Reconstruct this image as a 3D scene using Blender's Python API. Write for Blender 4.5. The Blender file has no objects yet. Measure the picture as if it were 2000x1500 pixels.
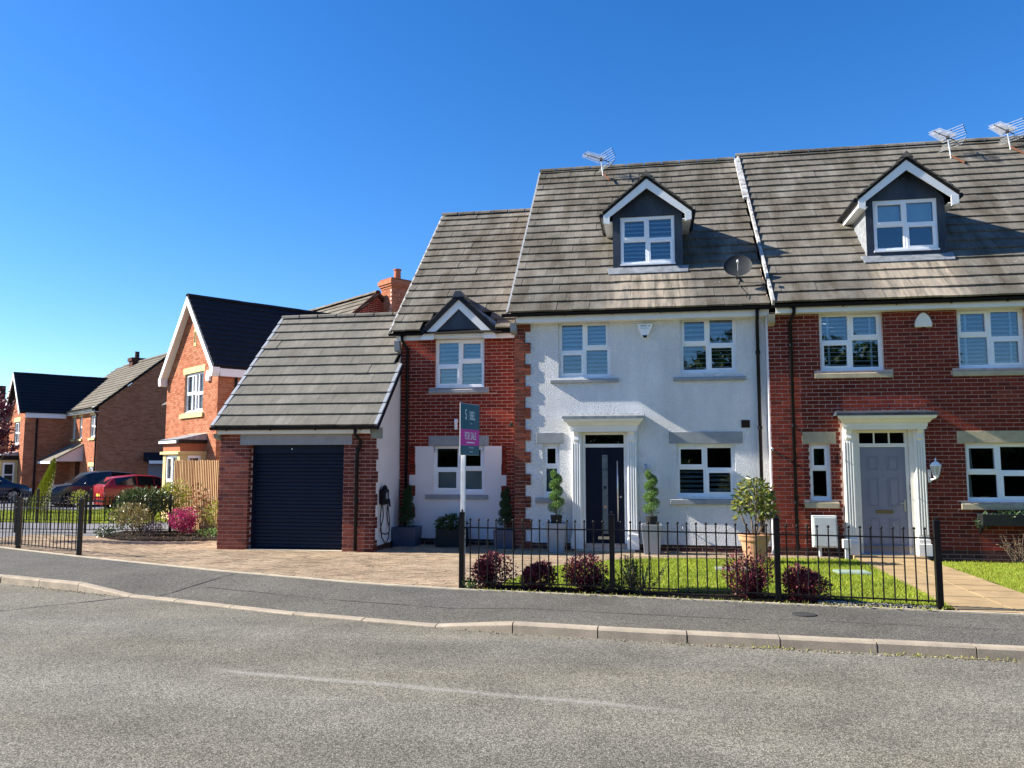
import bpy, math, random
from mathutils import Vector, Matrix
R = random.Random(11)
sc = bpy.context.scene
col = sc.collection
rad = math.radians

# ---------------------------------------------------------------- camera, sky, sun, exposure
cam = bpy.data.cameras.new('camera')
co = bpy.data.objects.new('camera', cam); col.objects.link(co)
cam.sensor_width = 36.0
cam.lens = 1560.0 / 2000.0 * 36.0
cam.clip_start = 0.1; cam.clip_end = 1500.0
co.location = (0, 0, 1.75)
co.rotation_euler = (rad(90 + 5.6), 0, rad(9.8))
sc.camera = co

SUN = Vector((-1.0, -0.088, 0.64)).normalized()
world = bpy.data.worlds.new('World'); sc.world = world
world.use_nodes = True
wn = world.node_tree; wn.nodes.clear()
wout = wn.nodes.new('ShaderNodeOutputWorld'); wbg = wn.nodes.new('ShaderNodeBackground')
sky = wn.nodes.new('ShaderNodeTexSky'); sky.sky_type = 'NISHITA'; sky.sun_disc = False
sky.sun_elevation = math.asin(SUN.z)
sky.sun_rotation = math.atan2(SUN.x, SUN.y)
sky.altitude = 60.0; sky.air_density = 1.0; sky.dust_density = 0.25; sky.ozone_density = 5.5
hsv = wn.nodes.new('ShaderNodeHueSaturation'); hsv.inputs['Saturation'].default_value = 1.25; hsv.inputs['Hue'].default_value = .507
wbg.inputs['Strength'].default_value = 0.081
wn.links.new(sky.outputs[0], hsv.inputs['Color']); wn.links.new(hsv.outputs[0], wbg.inputs['Color'])
wn.links.new(wbg.outputs[0], wout.inputs[0])
sl = bpy.data.lights.new('sun', 'SUN'); sl.energy = 5.0; sl.angle = rad(0.5); sl.color = (1.0, 0.93, 0.82)
so = bpy.data.objects.new('sun', sl); col.objects.link(so)
so.rotation_euler = (-SUN).to_track_quat('-Z', 'Y').to_euler()
so.location = (-30, -5, 30)
sc.view_settings.view_transform = 'Standard'; sc.view_settings.look = 'None'
sc.view_settings.exposure = 1.42; sc.view_settings.gamma = 1.0
sc.view_settings.use_curve_mapping = False

# ---------------------------------------------------------------- materials
def newmat(name):
    m = bpy.data.materials.new(name); m.use_nodes = True
    nt = m.node_tree; nt.nodes.clear()
    o = nt.nodes.new('ShaderNodeOutputMaterial'); b = nt.nodes.new('ShaderNodeBsdfPrincipled')
    nt.links.new(b.outputs[0], o.inputs[0])
    return m, nt, b, o

def noise(nt, pos, scale, detail=4, rough=.6, stretch=None):
    if stretch:
        mp = nt.nodes.new('ShaderNodeMapping'); mp.inputs['Scale'].default_value = stretch
        nt.links.new(pos, mp.inputs[0]); pos = mp.outputs[0]
    n = nt.nodes.new('ShaderNodeTexNoise'); n.inputs['Scale'].default_value = scale
    n.inputs['Detail'].default_value = detail; n.inputs['Roughness'].default_value = rough
    nt.links.new(pos, n.inputs['Vector'])
    return n.outputs['Fac']

def ramp(nt, fac, stops):
    r = nt.nodes.new('ShaderNodeValToRGB')
    els = r.color_ramp.elements
    while len(els) < len(stops): els.new(.5)
    for e, (p, c) in zip(els, stops):
        e.position = p; e.color = (c, c, c, 1) if not hasattr(c, '__len__') else tuple(c) + (1,)
    nt.links.new(fac, r.inputs[0]); return r.outputs[0]

def mix(nt, fac, a, b, mode='MIX'):
    x = nt.nodes.new('ShaderNodeMix'); x.data_type = 'RGBA'; x.blend_type = mode
    if hasattr(fac, 'links'): nt.links.new(fac, x.inputs[0])
    else: x.inputs[0].default_value = fac
    for s, v in ((x.inputs[6], a), (x.inputs[7], b)):
        if hasattr(v, 'links'): nt.links.new(v, s)
        else: s.default_value = tuple(v) + (1,)
    return x.outputs[2]

def rnd_fac(nt):
    g = nt.nodes.new('ShaderNodeNewGeometry'); o = nt.nodes.new('ShaderNodeObjectInfo')
    a = nt.nodes.new('ShaderNodeMath'); a.operation = 'ADD'
    nt.links.new(g.outputs['Random Per Island'], a.inputs[0]); nt.links.new(o.outputs['Random'], a.inputs[1])
    f = nt.nodes.new('ShaderNodeMath'); f.operation = 'FRACT'; nt.links.new(a.outputs[0], f.inputs[0])
    return f.outputs[0]

def geo_pos(nt):
    return nt.nodes.new('ShaderNodeNewGeometry').outputs['Position']

def bump(nt, b, h, strength, dist):
    n = nt.nodes.new('ShaderNodeBump'); n.inputs['Strength'].default_value = strength
    n.inputs['Distance'].default_value = dist
    nt.links.new(h, n.inputs['Height']); nt.links.new(n.outputs[0], b.inputs['Normal'])

def mat(name, c, c2=None, rough=.8, vscale=5, spec=.3, metal=0., bm=None, rnd=None, fine=None, stretch=None, stops=(.35, .65), weathered=None, blot=None):
    """two tone noise colour, optional per piece random ramp (rnd list of colours), fine grain (scale, amount), bump (scale,strength,dist)"""
    m, nt, b, o = newmat(name)
    p = geo_pos(nt)
    if rnd:
        n = len(rnd)
        base = ramp(nt, rnd_fac(nt), [(i / max(1, n - 1), k) for i, k in enumerate(rnd)])
        if c2 is not None:
            base = mix(nt, ramp(nt, noise(nt, p, vscale, stretch=stretch), [(stops[0], 0.), (stops[1], .75)]), base, c2)
    elif c2 is not None:
        base = ramp(nt, noise(nt, p, vscale, stretch=stretch), [(stops[0], c), (stops[1], c2)])
    else:
        base = None
    if fine:
        f = ramp(nt, noise(nt, p, fine[0], 2), [(.3, 1 - fine[1]), (.7, 1 + fine[1] * .0 + .0)])
        base = mix(nt, 1.0, base if base is not None else c, f, 'MULTIPLY')
    if blot:
        base = mix(nt, 1., base, ramp(nt, noise(nt, p, blot[0], 5, .65, stretch=blot[3] if len(blot) > 3 else None), [(.32, blot[1]), (.68, blot[2])]), 'MULTIPLY')
    if weathered:                                  # pale wash below lead aprons, and lichen spots
        sp = nt.nodes.new('ShaderNodeSeparateXYZ'); nt.links.new(p, sp.inputs[0])
        def mm(op, a, b_=None, clamp=False):
            n_ = nt.nodes.new('ShaderNodeMath'); n_.operation = op; n_.use_clamp = clamp
            for s_, v in zip(n_.inputs, (a, b_)):
                if v is None: continue
                if hasattr(v, 'links'): nt.links.new(v, s_)
                else: s_.default_value = v
            return n_.outputs[0]
        streak = ramp(nt, noise(nt, p, 3.2, 4, .7, stretch=(3, .3, .3)), [(.36, .1), (.62, 1.)])
        for cx_, zt_ in weathered:
            ax = mm('SUBTRACT', 1., mm('MULTIPLY', mm('MAXIMUM', mm('SUBTRACT', mm('ABSOLUTE', mm('SUBTRACT', sp.outputs[0], cx_)), .6), 0.), 3.), True)
            az = mm('MULTIPLY', mm('SUBTRACT', zt_, sp.outputs[2]), 8., True)
            base = mix(nt, mm('MULTIPLY', mm('MULTIPLY', ax, az), mm('MULTIPLY', streak, .75)), base, (.40, .335, .255))
        sv = nt.nodes.new('ShaderNodeTexVoronoi'); sv.inputs['Scale'].default_value = 7.; nt.links.new(p, sv.inputs['Vector'])
        spot = mm('MULTIPLY', ramp(nt, sv.outputs['Distance'], [(.06, 1.), (.13, 0.)]), ramp(nt, noise(nt, p, 1.1, 3), [(.5, 0.), (.62, .8)]))
        base = mix(nt, spot, base, (.46, .45, .40))
    if base is not None: nt.links.new(base, b.inputs['Base Color'])
    else: b.inputs['Base Color'].default_value = tuple(c) + (1,)
    b.inputs['Roughness'].default_value = rough; b.inputs['Metallic'].default_value = metal
    b.inputs['Specular IOR Level'].default_value = spec * (.25 if rough >= .8 else 1.)
    if bm: bump(nt, b, noise(nt, p, bm[0], 3), bm[1], bm[2])
    return m

def asphalt_mat(name, dark, light, tint, grain, wear_scale, scar=None):
    m, nt, b, o = newmat(name); p = geo_pos(nt)
    v = nt.nodes.new('ShaderNodeTexVoronoi'); v.inputs['Scale'].default_value = grain
    nt.links.new(p, v.inputs['Vector'])
    sep = nt.nodes.new('ShaderNodeSeparateColor'); nt.links.new(v.outputs['Color'], sep.inputs[0])
    stones = ramp(nt, sep.outputs[0], [(0., dark), (.55, light), (1., [min(1, x * 1.55) for x in light])])
    gaps = ramp(nt, v.outputs['Distance'], [(.25, 1.), (.75, .5)])
    c = mix(nt, 1., stones, gaps, 'MULTIPLY')
    w = ramp(nt, noise(nt, p, wear_scale, 5, .65), [(.3, .78), (.7, 1.14)])
    c = mix(nt, 1., c, w, 'MULTIPLY')
    w2 = ramp(nt, noise(nt, p, .35, 3, .6, stretch=(.4, 1.6, 1)), [(.35, (0.93, .92, .90)), (.65, tint)])
    c = mix(nt, 1., c, w2, 'MULTIPLY')
    if scar:                                       # long pale scrape worn into the surface
        (x0, y0), (x1, y1), hw = scar; sp = nt.nodes.new('ShaderNodeSeparateXYZ'); nt.links.new(p, sp.inputs[0])
        def mm(op, a, b_=None, clamp=False):
            n_ = nt.nodes.new('ShaderNodeMath'); n_.operation = op; n_.use_clamp = clamp
            for s_, v in zip(n_.inputs, (a, b_)):
                if v is None: continue
                if hasattr(v, 'links'): nt.links.new(v, s_)
                else: s_.default_value = v
            return n_.outputs[0]
        k = (y1 - y0) / (x1 - x0)
        wav = mm('MULTIPLY', mm('SUBTRACT', noise(nt, p, 1.3, 3), .5), .10)
        d = mm('ABSOLUTE', mm('ADD', mm('SUBTRACT', sp.outputs[1], mm('ADD', mm('MULTIPLY', sp.outputs[0], k), y0 - k * x0)), wav))
        m1 = mm('SUBTRACT', 1., mm('DIVIDE', d, hw), True)
        ends = mm('MULTIPLY', mm('MULTIPLY', mm('SUBTRACT', sp.outputs[0], x0), 2.5, True), mm('MULTIPLY', mm('SUBTRACT', x1, sp.outputs[0]), 1.2, True))
        m1 = mm('MULTIPLY', mm('MULTIPLY', m1, ends), ramp(nt, noise(nt, p, 14, 4, .7), [(.3, .25), (.6, 1.)]))
        c = mix(nt, mm('MULTIPLY', m1, .75), c, (.30, .29, .255))
        tr = ramp(nt, noise(nt, p, .9, 3, .5, stretch=(.12, 1.3, 1)), [(.35, .88), (.65, 1.08)])
        c = mix(nt, 1., c, tr, 'MULTIPLY')
    nt.links.new(c, b.inputs['Base Color']); b.inputs['Roughness'].default_value = .85
    b.inputs['Specular IOR Level'].default_value = .12
    bump(nt, b, v.outputs['Distance'], .55, .006)
    return m

def leaf_mat(name, cols, trans=.3, rough=.45, patch=None):
    m, nt, b, o = newmat(name)
    n = len(cols)
    c = ramp(nt, rnd_fac(nt), [(i / max(1, n - 1), k) for i, k in enumerate(cols)])
    if patch:
        c = mix(nt, ramp(nt, noise(nt, geo_pos(nt), patch[0], 4), [(.46, 0.), (.66, .85)]), c, patch[1])
        c = mix(nt, 1., c, ramp(nt, noise(nt, geo_pos(nt), patch[0] * .45, 3), [(.3, .72), (.7, 1.12)]), 'MULTIPLY')
    nt.links.new(c, b.inputs['Base Color']); b.inputs['Roughness'].default_value = rough
    b.inputs['Specular IOR Level'].default_value = .35
    t = nt.nodes.new('ShaderNodeBsdfTranslucent'); nt.links.new(c, t.inputs[0])
    s = nt.nodes.new('ShaderNodeMixShader'); s.inputs[0].default_value = trans
    nt.links.new(b.outputs[0], s.inputs[1]); nt.links.new(t.outputs[0], s.inputs[2])
    nt.links.new(s.outputs[0], o.inputs[0])
    return m

def glass_mat(name, base_reflect=.14, tint=(.82, .9, .95)):
    m, nt, b, o = newmat(name); nt.nodes.remove(b)
    t = nt.nodes.new('ShaderNodeBsdfTransparent'); t.inputs[0].default_value = tint + (1,)
    g = nt.nodes.new('ShaderNodeBsdfGlossy'); g.inputs['Roughness'].default_value = .015
    lw = nt.nodes.new('ShaderNodeFresnel'); lw.inputs[0].default_value = 1.5
    a = nt.nodes.new('ShaderNodeMath'); a.operation = 'ADD'; a.use_clamp = True
    a.inputs[1].default_value = base_reflect; nt.links.new(lw.outputs[0], a.inputs[0])
    s = nt.nodes.new('ShaderNodeMixShader'); nt.links.new(a.outputs[0], s.inputs[0])
    nt.links.new(t.outputs[0], s.inputs[1]); nt.links.new(g.outputs[0], s.inputs[2])
    nt.links.new(s.outputs[0], o.inputs[0])
    return m

M = {}
M['brick_red'] = mat('brick_red', None, (.13, .035, .022), rnd=[(.10, .02, .014), (.185, .029, .017), (.22, .037, .022), (.16, .026, .016), (.25, .051, .029)], vscale=18, rough=.9, bm=(90, .9, .006), stops=(.42, .8), blot=(.9, .72, 1.12))
M['brick_garage'] = mat('brick_garage', None, (.14, .045, .035), rnd=[(.09, .028, .024), (.17, .04, .028), (.21, .058, .038), (.14, .034, .025), (.24, .085, .056)], vscale=18, rough=.9, bm=(80, 1.0, .008), stops=(.42, .8), blot=(.9, .72, 1.12))
M['brick_orange'] = mat('brick_orange', None, (.30, .085, .035), rnd=[(.27, .092, .05), (.37, .14, .075), (.44, .18, .105), (.32, .112, .06)], vscale=9, rough=.9, bm=(60, .6, .006), stops=(.45, .85))
M['brick_wing'] = mat('brick_wing', None, (.16, .03, .018), rnd=[(.13, .022, .014), (.21, .030, .018), (.26, .041, .024), (.17, .026, .015)], vscale=18, rough=.9, bm=(90, .9, .006), stops=(.45, .85), blot=(.9, .72, 1.12))
M['brick_quoin'] = mat('brick_quoin', None, (.08, .026, .018), rnd=[(.10, .03, .02), (.18, .05, .03), (.22, .065, .04), (.15, .04, .025)], vscale=18, rough=.9, bm=(80, 1., .008), stops=(.42, .8))
M['mortar_red'] = mat('mortar_red', (.66, .48, .40), (.50, .34, .28), vscale=12, rough=.95, bm=(120, .6, .004))
M['mortar_orange'] = mat('mortar_orange', (.46, .30, .19), (.38, .24, .15), vscale=12, rough=.95)
M['plinth'] = mat('plinth', None, (.045, .025, .022), rnd=[(.07, .032, .026), (.10, .042, .032), (.05, .025, .022)], vscale=15, rough=.85, bm=(80, .6, .005))
M['render_white'] = mat('render_white', (.87, .87, .86), (.81, .815, .815), vscale=1.6, rough=.92, bm=(40, 1., .044), fine=(9, .04), blot=(1.2, .86, 1.04, (1.6, 1, .35)))
M['render_smooth'] = mat('render_smooth', (.76, .72, .715), (.71, .67, .665), vscale=1.2, rough=.9, bm=(60, .3, .004))
M['white_paint'] = mat('white_paint', (.82, .82, .81), (.76, .76, .74), vscale=3, rough=.45, spec=.4)
M['cream_paint'] = mat('cream_paint', (.80, .78, .71), (.74, .72, .64), vscale=3, rough=.5)
M['upvc'] = mat('upvc', (.86, .87, .88), (.80, .81, .82), vscale=4, rough=.3, spec=.5)
M['grey_stone'] = mat('grey_stone', (.31, .325, .335), (.26, .275, .285), vscale=5, rough=.85, bm=(60, .3, .004))
M['buff_stone'] = mat('buff_stone', (.47, .40, .27), (.37, .31, .21), vscale=6, rough=.9, bm=(50, .4, .005))
M['cream_stone'] = mat('cream_stone', (.66, .52, .25), (.58, .45, .22), vscale=4, rough=.9)
M['tile'] = mat('tile', None, (.10, .085, .062), rnd=[(.20, .183, .155), (.24, .22, .187), (.175, .16, .136), (.25, .232, .198), (.21, .194, .165)], vscale=1.5, rough=.95, bm=(70, .5, .006), stretch=(2.2, .5, .5), fine=(38, .38), stops=(.38, .66), weathered=((.02, 5.80), (5.10, 5.78)), blot=(.75, .62, 1.18))
M['tile_garage'] = mat('tile_garage', None, (.15, .14, .115), rnd=[(.20, .19, .165), (.225, .21, .18), (.185, .175, .15), (.235, .22, .19)], vscale=3.0, rough=.95, bm=(70, .5, .006), stretch=(2.6, .5, .5), fine=(38, .25), stops=(.40, .75), blot=(1.3, .78, 1.1))
M['slate'] = mat('slate', None, (.012, .013, .018), rnd=[(.007, .008, .012), (.011, .012, .017), (.009, .010, .014)], vscale=6, rough=.75)
M['tile_far'] = mat('tile_far', None, (.14, .12, .095), rnd=[(.19, .17, .14), (.22, .20, .165), (.16, .145, .12)], vscale=2, rough=.95, fine=(8, .25))
M['deck'] = mat('deck', (.02, .018, .016), rough=.95)
M['lead'] = mat('lead', (.33, .35, .37), (.20, .215, .23), vscale=9, rough=.55, metal=.35)
M['lead_dark'] = mat('lead_dark', (.026, .034, .048), (.06, .07, .088), vscale=2.2, rough=.5, metal=.2, stretch=(1, 1, .4), bm=(7, .25, .02))
M['flash_white'] = mat('flash_white', (.55, .55, .54), (.16, .155, .145), vscale=9, rough=.75, bm=(30, .5, .01))
M['black_plastic'] = mat('black_plastic', (.006, .006, .008), rough=.4, spec=.18)
M['black_metal'] = mat('black_metal', (.004, .004, .005), (.008, .008, .009), vscale=20, rough=.4, spec=.22)
M['navy_door'] = mat('navy_door', (.006, .009, .022), (.008, .011, .026), vscale=5, rough=.5, spec=.12)
M['navy_garage'] = mat('navy_garage', (.005, .010, .026), (.006, .012, .03), vscale=2, rough=.5, spec=.2)
M['lilac_door'] = mat('lilac_door', (.22, .225, .275), (.20, .205, .25), vscale=4, rough=.5)
M['brass'] = mat('brass', (.20, .16, .08), rough=.4, metal=.8)
M['steel'] = mat('steel', (.60, .60, .60), rough=.3, metal=.9)
M['grey_metal'] = mat('grey_metal', (.33, .35, .37), rough=.5, metal=.3)
M['aerial'] = mat('aerial', (.70, .71, .70), rough=.4, metal=.4)
M['rust'] = mat('rust', (.17, .075, .045), (.09, .04, .025), vscale=30, rough=.9)
M['glass'] = glass_mat('glass', .085)
M['glass_dark'] = glass_mat('glass_dark', .06, (.7, .75, .78))
M['slat'] = mat('slat', (.74, .78, .80), rough=.6)
M['blind_pale'] = mat('blind_pale', (.80, .84, .80), (.72, .76, .72), vscale=3, rough=.8)
M['obscure'] = mat('obscure', (.10, .12, .14), (.14, .17, .19), vscale=8, rough=.25, spec=.6)
M['road'] = asphalt_mat('road', (.12, .115, .10), (.225, .216, .187), (1.05, 1.0, .89), 92, 1.1, ((-3.85, 6.47), (.46, 5.94), .075))
M['pavement'] = asphalt_mat('pavement', (.058, .057, .053), (.158, .154, .140), (1.05, 1.0, .90), 105, .8)
M['path_tarmac'] = mat('path_tarmac', (.21, .21, .22), (.17, .17, .18), vscale=2, rough=.9, fine=(60, .2))
M['seam'] = mat('seam', (.05, .05, .048), rough=.9)
M['kerb'] = mat('kerb', (.42, .355, .27), (.31, .265, .205), vscale=4, rough=.95, bm=(110, .6, .005), fine=(70, .2))
M['edging'] = mat('edging', (.50, .44, .34), (.40, .35, .27), vscale=6, rough=.95)
M['block'] = mat('block', None, (.27, .205, .14), rnd=[(.35, .255, .165), (.41, .31, .205), (.38, .285, .185), (.33, .26, .18), (.43, .335, .23), (.37, .25, .17)], vscale=1.1, rough=.95, bm=(80, .6, .005), stops=(.45, .7), fine=(14, .22), blot=(.8, .76, 1.1))
M['block_bed'] = mat('block_bed', (.16, .12, .09), (.22, .17, .12), vscale=9, rough=1.)
M['slab'] = mat('slab', None, (.33, .23, .13), rnd=[(.38, .275, .145), (.45, .33, .18), (.41, .30, .16)], blot=(1.6, .78, 1.08), vscale=3, rough=.95, bm=(90, .5, .004), fine=(60, .12))
M['soil'] = mat('soil', (.014, .011, .009), (.035, .027, .02), vscale=22, rough=1., bm=(30, 1., .06))
M['lawn_base'] = mat('lawn_base', (.15, .19, .02), (.20, .23, .03), vscale=9, rough=1.)
M['ground'] = mat('ground', (.10, .12, .06), (.13, .13, .08), vscale=.5, rough=1.)
M['grass'] = leaf_mat('grass', [(.16, .23, .012), (.25, .33, .018), (.33, .39, .025), (.38, .40, .05), (.21, .29, .014)], .3, .6, (2.2, (.17, .25, .02)))
M['grey_planter'] = mat('grey_planter', (.30, .315, .335), (.27, .285, .30), vscale=3, rough=.45)
M['blue_planter'] = mat('blue_planter', (.03, .05, .09), (.04, .06, .11), vscale=3, rough=.35, spec=.5)
M['black_trough'] = mat('black_trough', (.012, .013, .013), rough=.6)
M['terracotta'] = mat('terracotta', (.52, .29, .17), (.44, .235, .135), vscale=4, rough=.8, bm=(40, .2, .004))
M['stone_white'] = mat('stone_white', None, None, rnd=[(.30, .27, .22), (.45, .42, .36), (.20, .17, .13), (.12, .10, .08)], rough=.9)
M['bark'] = mat('bark', (.22, .17, .12), (.13, .10, .075), vscale=30, rough=.95)
M['box_leaf'] = leaf_mat('box_leaf', [(.06, .13, .03), (.09, .19, .035), (.14, .26, .05), (.19, .31, .07)], .25)
M['dark_leaf'] = leaf_mat('dark_leaf', [(.022, .05, .018), (.035, .075, .022), (.05, .10, .03)], .2, .35)
M['berberis'] = leaf_mat('berberis', [(.06, .014, .02), (.13, .022, .035), (.20, .035, .055), (.26, .06, .08), (.05, .02, .015)], .25)
M['rosemary'] = leaf_mat('rosemary', [(.03, .055, .022), (.055, .085, .035), (.08, .11, .05)], .15)
M['camellia'] = leaf_mat('camellia', [(.05, .09, .02), (.10, .15, .03), (.19, .21, .05), (.30, .28, .06), (.08, .12, .03)], .15, .3)
M['rhodo'] = leaf_mat('rhodo', [(.03, .06, .018), (.05, .09, .025), (.09, .14, .04), (.16, .18, .07)], .15, .35)
M['yellow_leaf'] = leaf_mat('yellow_leaf', [(.20, .24, .03), (.34, .34, .05), (.16, .21, .03), (.40, .36, .10)], .3)
M['pieris'] = leaf_mat('pieris', [(.17, .17, .05), (.34, .27, .12), (.10, .12, .03), (.30, .19, .08)], .2, .4)
M['azalea'] = leaf_mat('azalea', [(.40, .015, .12), (.56, .03, .20), (.05, .08, .02), (.30, .01, .09), (.62, .06, .26)], .25, .6)
M['purple_plant'] = leaf_mat('purple_plant', [(.06, .035, .07), (.11, .06, .12), (.05, .06, .03), (.16, .11, .17)], .2)
M['red_tip'] = leaf_mat('red_tip', [(.22, .06, .04), (.30, .12, .06), (.08, .10, .03), (.26, .22, .08)], .2)
M['conifer'] = leaf_mat('conifer', [(.22, .26, .02), (.32, .34, .03), (.14, .19, .02)], .2)
M['acer'] = leaf_mat('acer', [(.045, .008, .018), (.09, .014, .028), (.13, .025, .04)], .3)
M['tree_leaf'] = leaf_mat('tree_leaf', [(.025, .05, .012), (.04, .075, .016), (.06, .10, .022)], .2)
M['dry'] = leaf_mat('dry', [(.11, .07, .035), (.20, .13, .07), (.06, .042, .026), (.03, .024, .018)], .1, .8)
M['wood'] = mat('wood', None, (.26, .14, .07), rnd=[(.36, .215, .11), (.54, .36, .195), (.29, .155, .075), (.47, .30, .16), (.33, .19, .10)], vscale=5, rough=.85, stretch=(9, 9, .6), bm=(60, .3, .004), stops=(.45, .75))
M['teal'] = mat('teal', (.012, .105, .155), (.014, .115, .165), vscale=3, rough=.4)
M['magenta'] = mat('magenta', (.62, .035, .33), rough=.4)
M['print_white'] = mat('print_white', (.80, .84, .84), rough=.5)
M['print_grey'] = mat('print_grey', (.30, .42, .48), rough=.5)
M['print_black'] = mat('print_black', (.012, .012, .014), rough=.5)
M['post_white'] = mat('post_white', (.80, .80, .78), (.68, .67, .64), vscale=9, rough=.55)
M['car_red'] = mat('car_red', (.24, .012, .016), (.26, .014, .018), rough=.22, spec=.6)
M['car_grey'] = mat('car_grey', (.035, .04, .052), (.04, .046, .058), rough=.22, spec=.6)
M['car_navy'] = mat('car_navy', (.012, .022, .045), (.014, .026, .05), rough=.22, spec=.6)
M['car_glass'] = mat('car_glass', (.012, .014, .016), rough=.08, spec=.8)
M['rubber'] = mat('rubber', (.014, .014, .014), rough=.8)
M['alloy'] = mat('alloy', (.42, .42, .43), rough=.35, metal=.7)
M['lamp_red'] = mat('lamp_red', (.35, .02, .02), rough=.2)
M['lamp_clear'] = mat('lamp_clear', (.62, .66, .70), rough=.12, spec=.8)
M['plate_yellow'] = mat('plate_yellow', (.62, .46, .04), rough=.5)
M['lantern_glass'] = mat('lantern_glass', (.42, .42, .38), rough=.2)
M['meter'] = mat('meter', (.62, .64, .62), (.54, .56, .54), vscale=4, rough=.6)
M['cover_grey'] = mat('cover_grey', (.28, .30, .25), (.21, .23, .18), vscale=9, rough=.8)
M['cover_green'] = mat('cover_green', (.27, .35, .29), (.20, .27, .22), vscale=9, rough=.7)
M['cladding'] = mat('cladding', (.62, .56, .54), rough=.6)
M['dish'] = mat('dish', (.022, .025, .028), rough=.6, spec=.2)

# ---------------------------------------------------------------- mesh helpers
ORG = {}
def origin_of(o):
    while o is not None and o.parent is not None: o = o.parent
    return ORG.get(o.name, Vector((0, 0, 0))) if o is not None else Vector((0, 0, 0))

def tag(o, label=None, cat=None, group=None, kind=None):
    if label: o['label'] = label
    if cat: o['category'] = cat
    if group: o['group'] = group
    if kind: o['kind'] = kind
    return o

def thing(name, label, cat, loc=(0, 0, 0), rotz=0., group=None, local=False):
    o = bpy.data.objects.new(name, None); col.objects.link(o)
    o.location = loc; o.rotation_euler = (0, 0, rotz); o.empty_display_size = .2
    if not local and rotz == 0.: ORG[o.name] = Vector(loc)
    return tag(o, label, cat, group)

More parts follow.
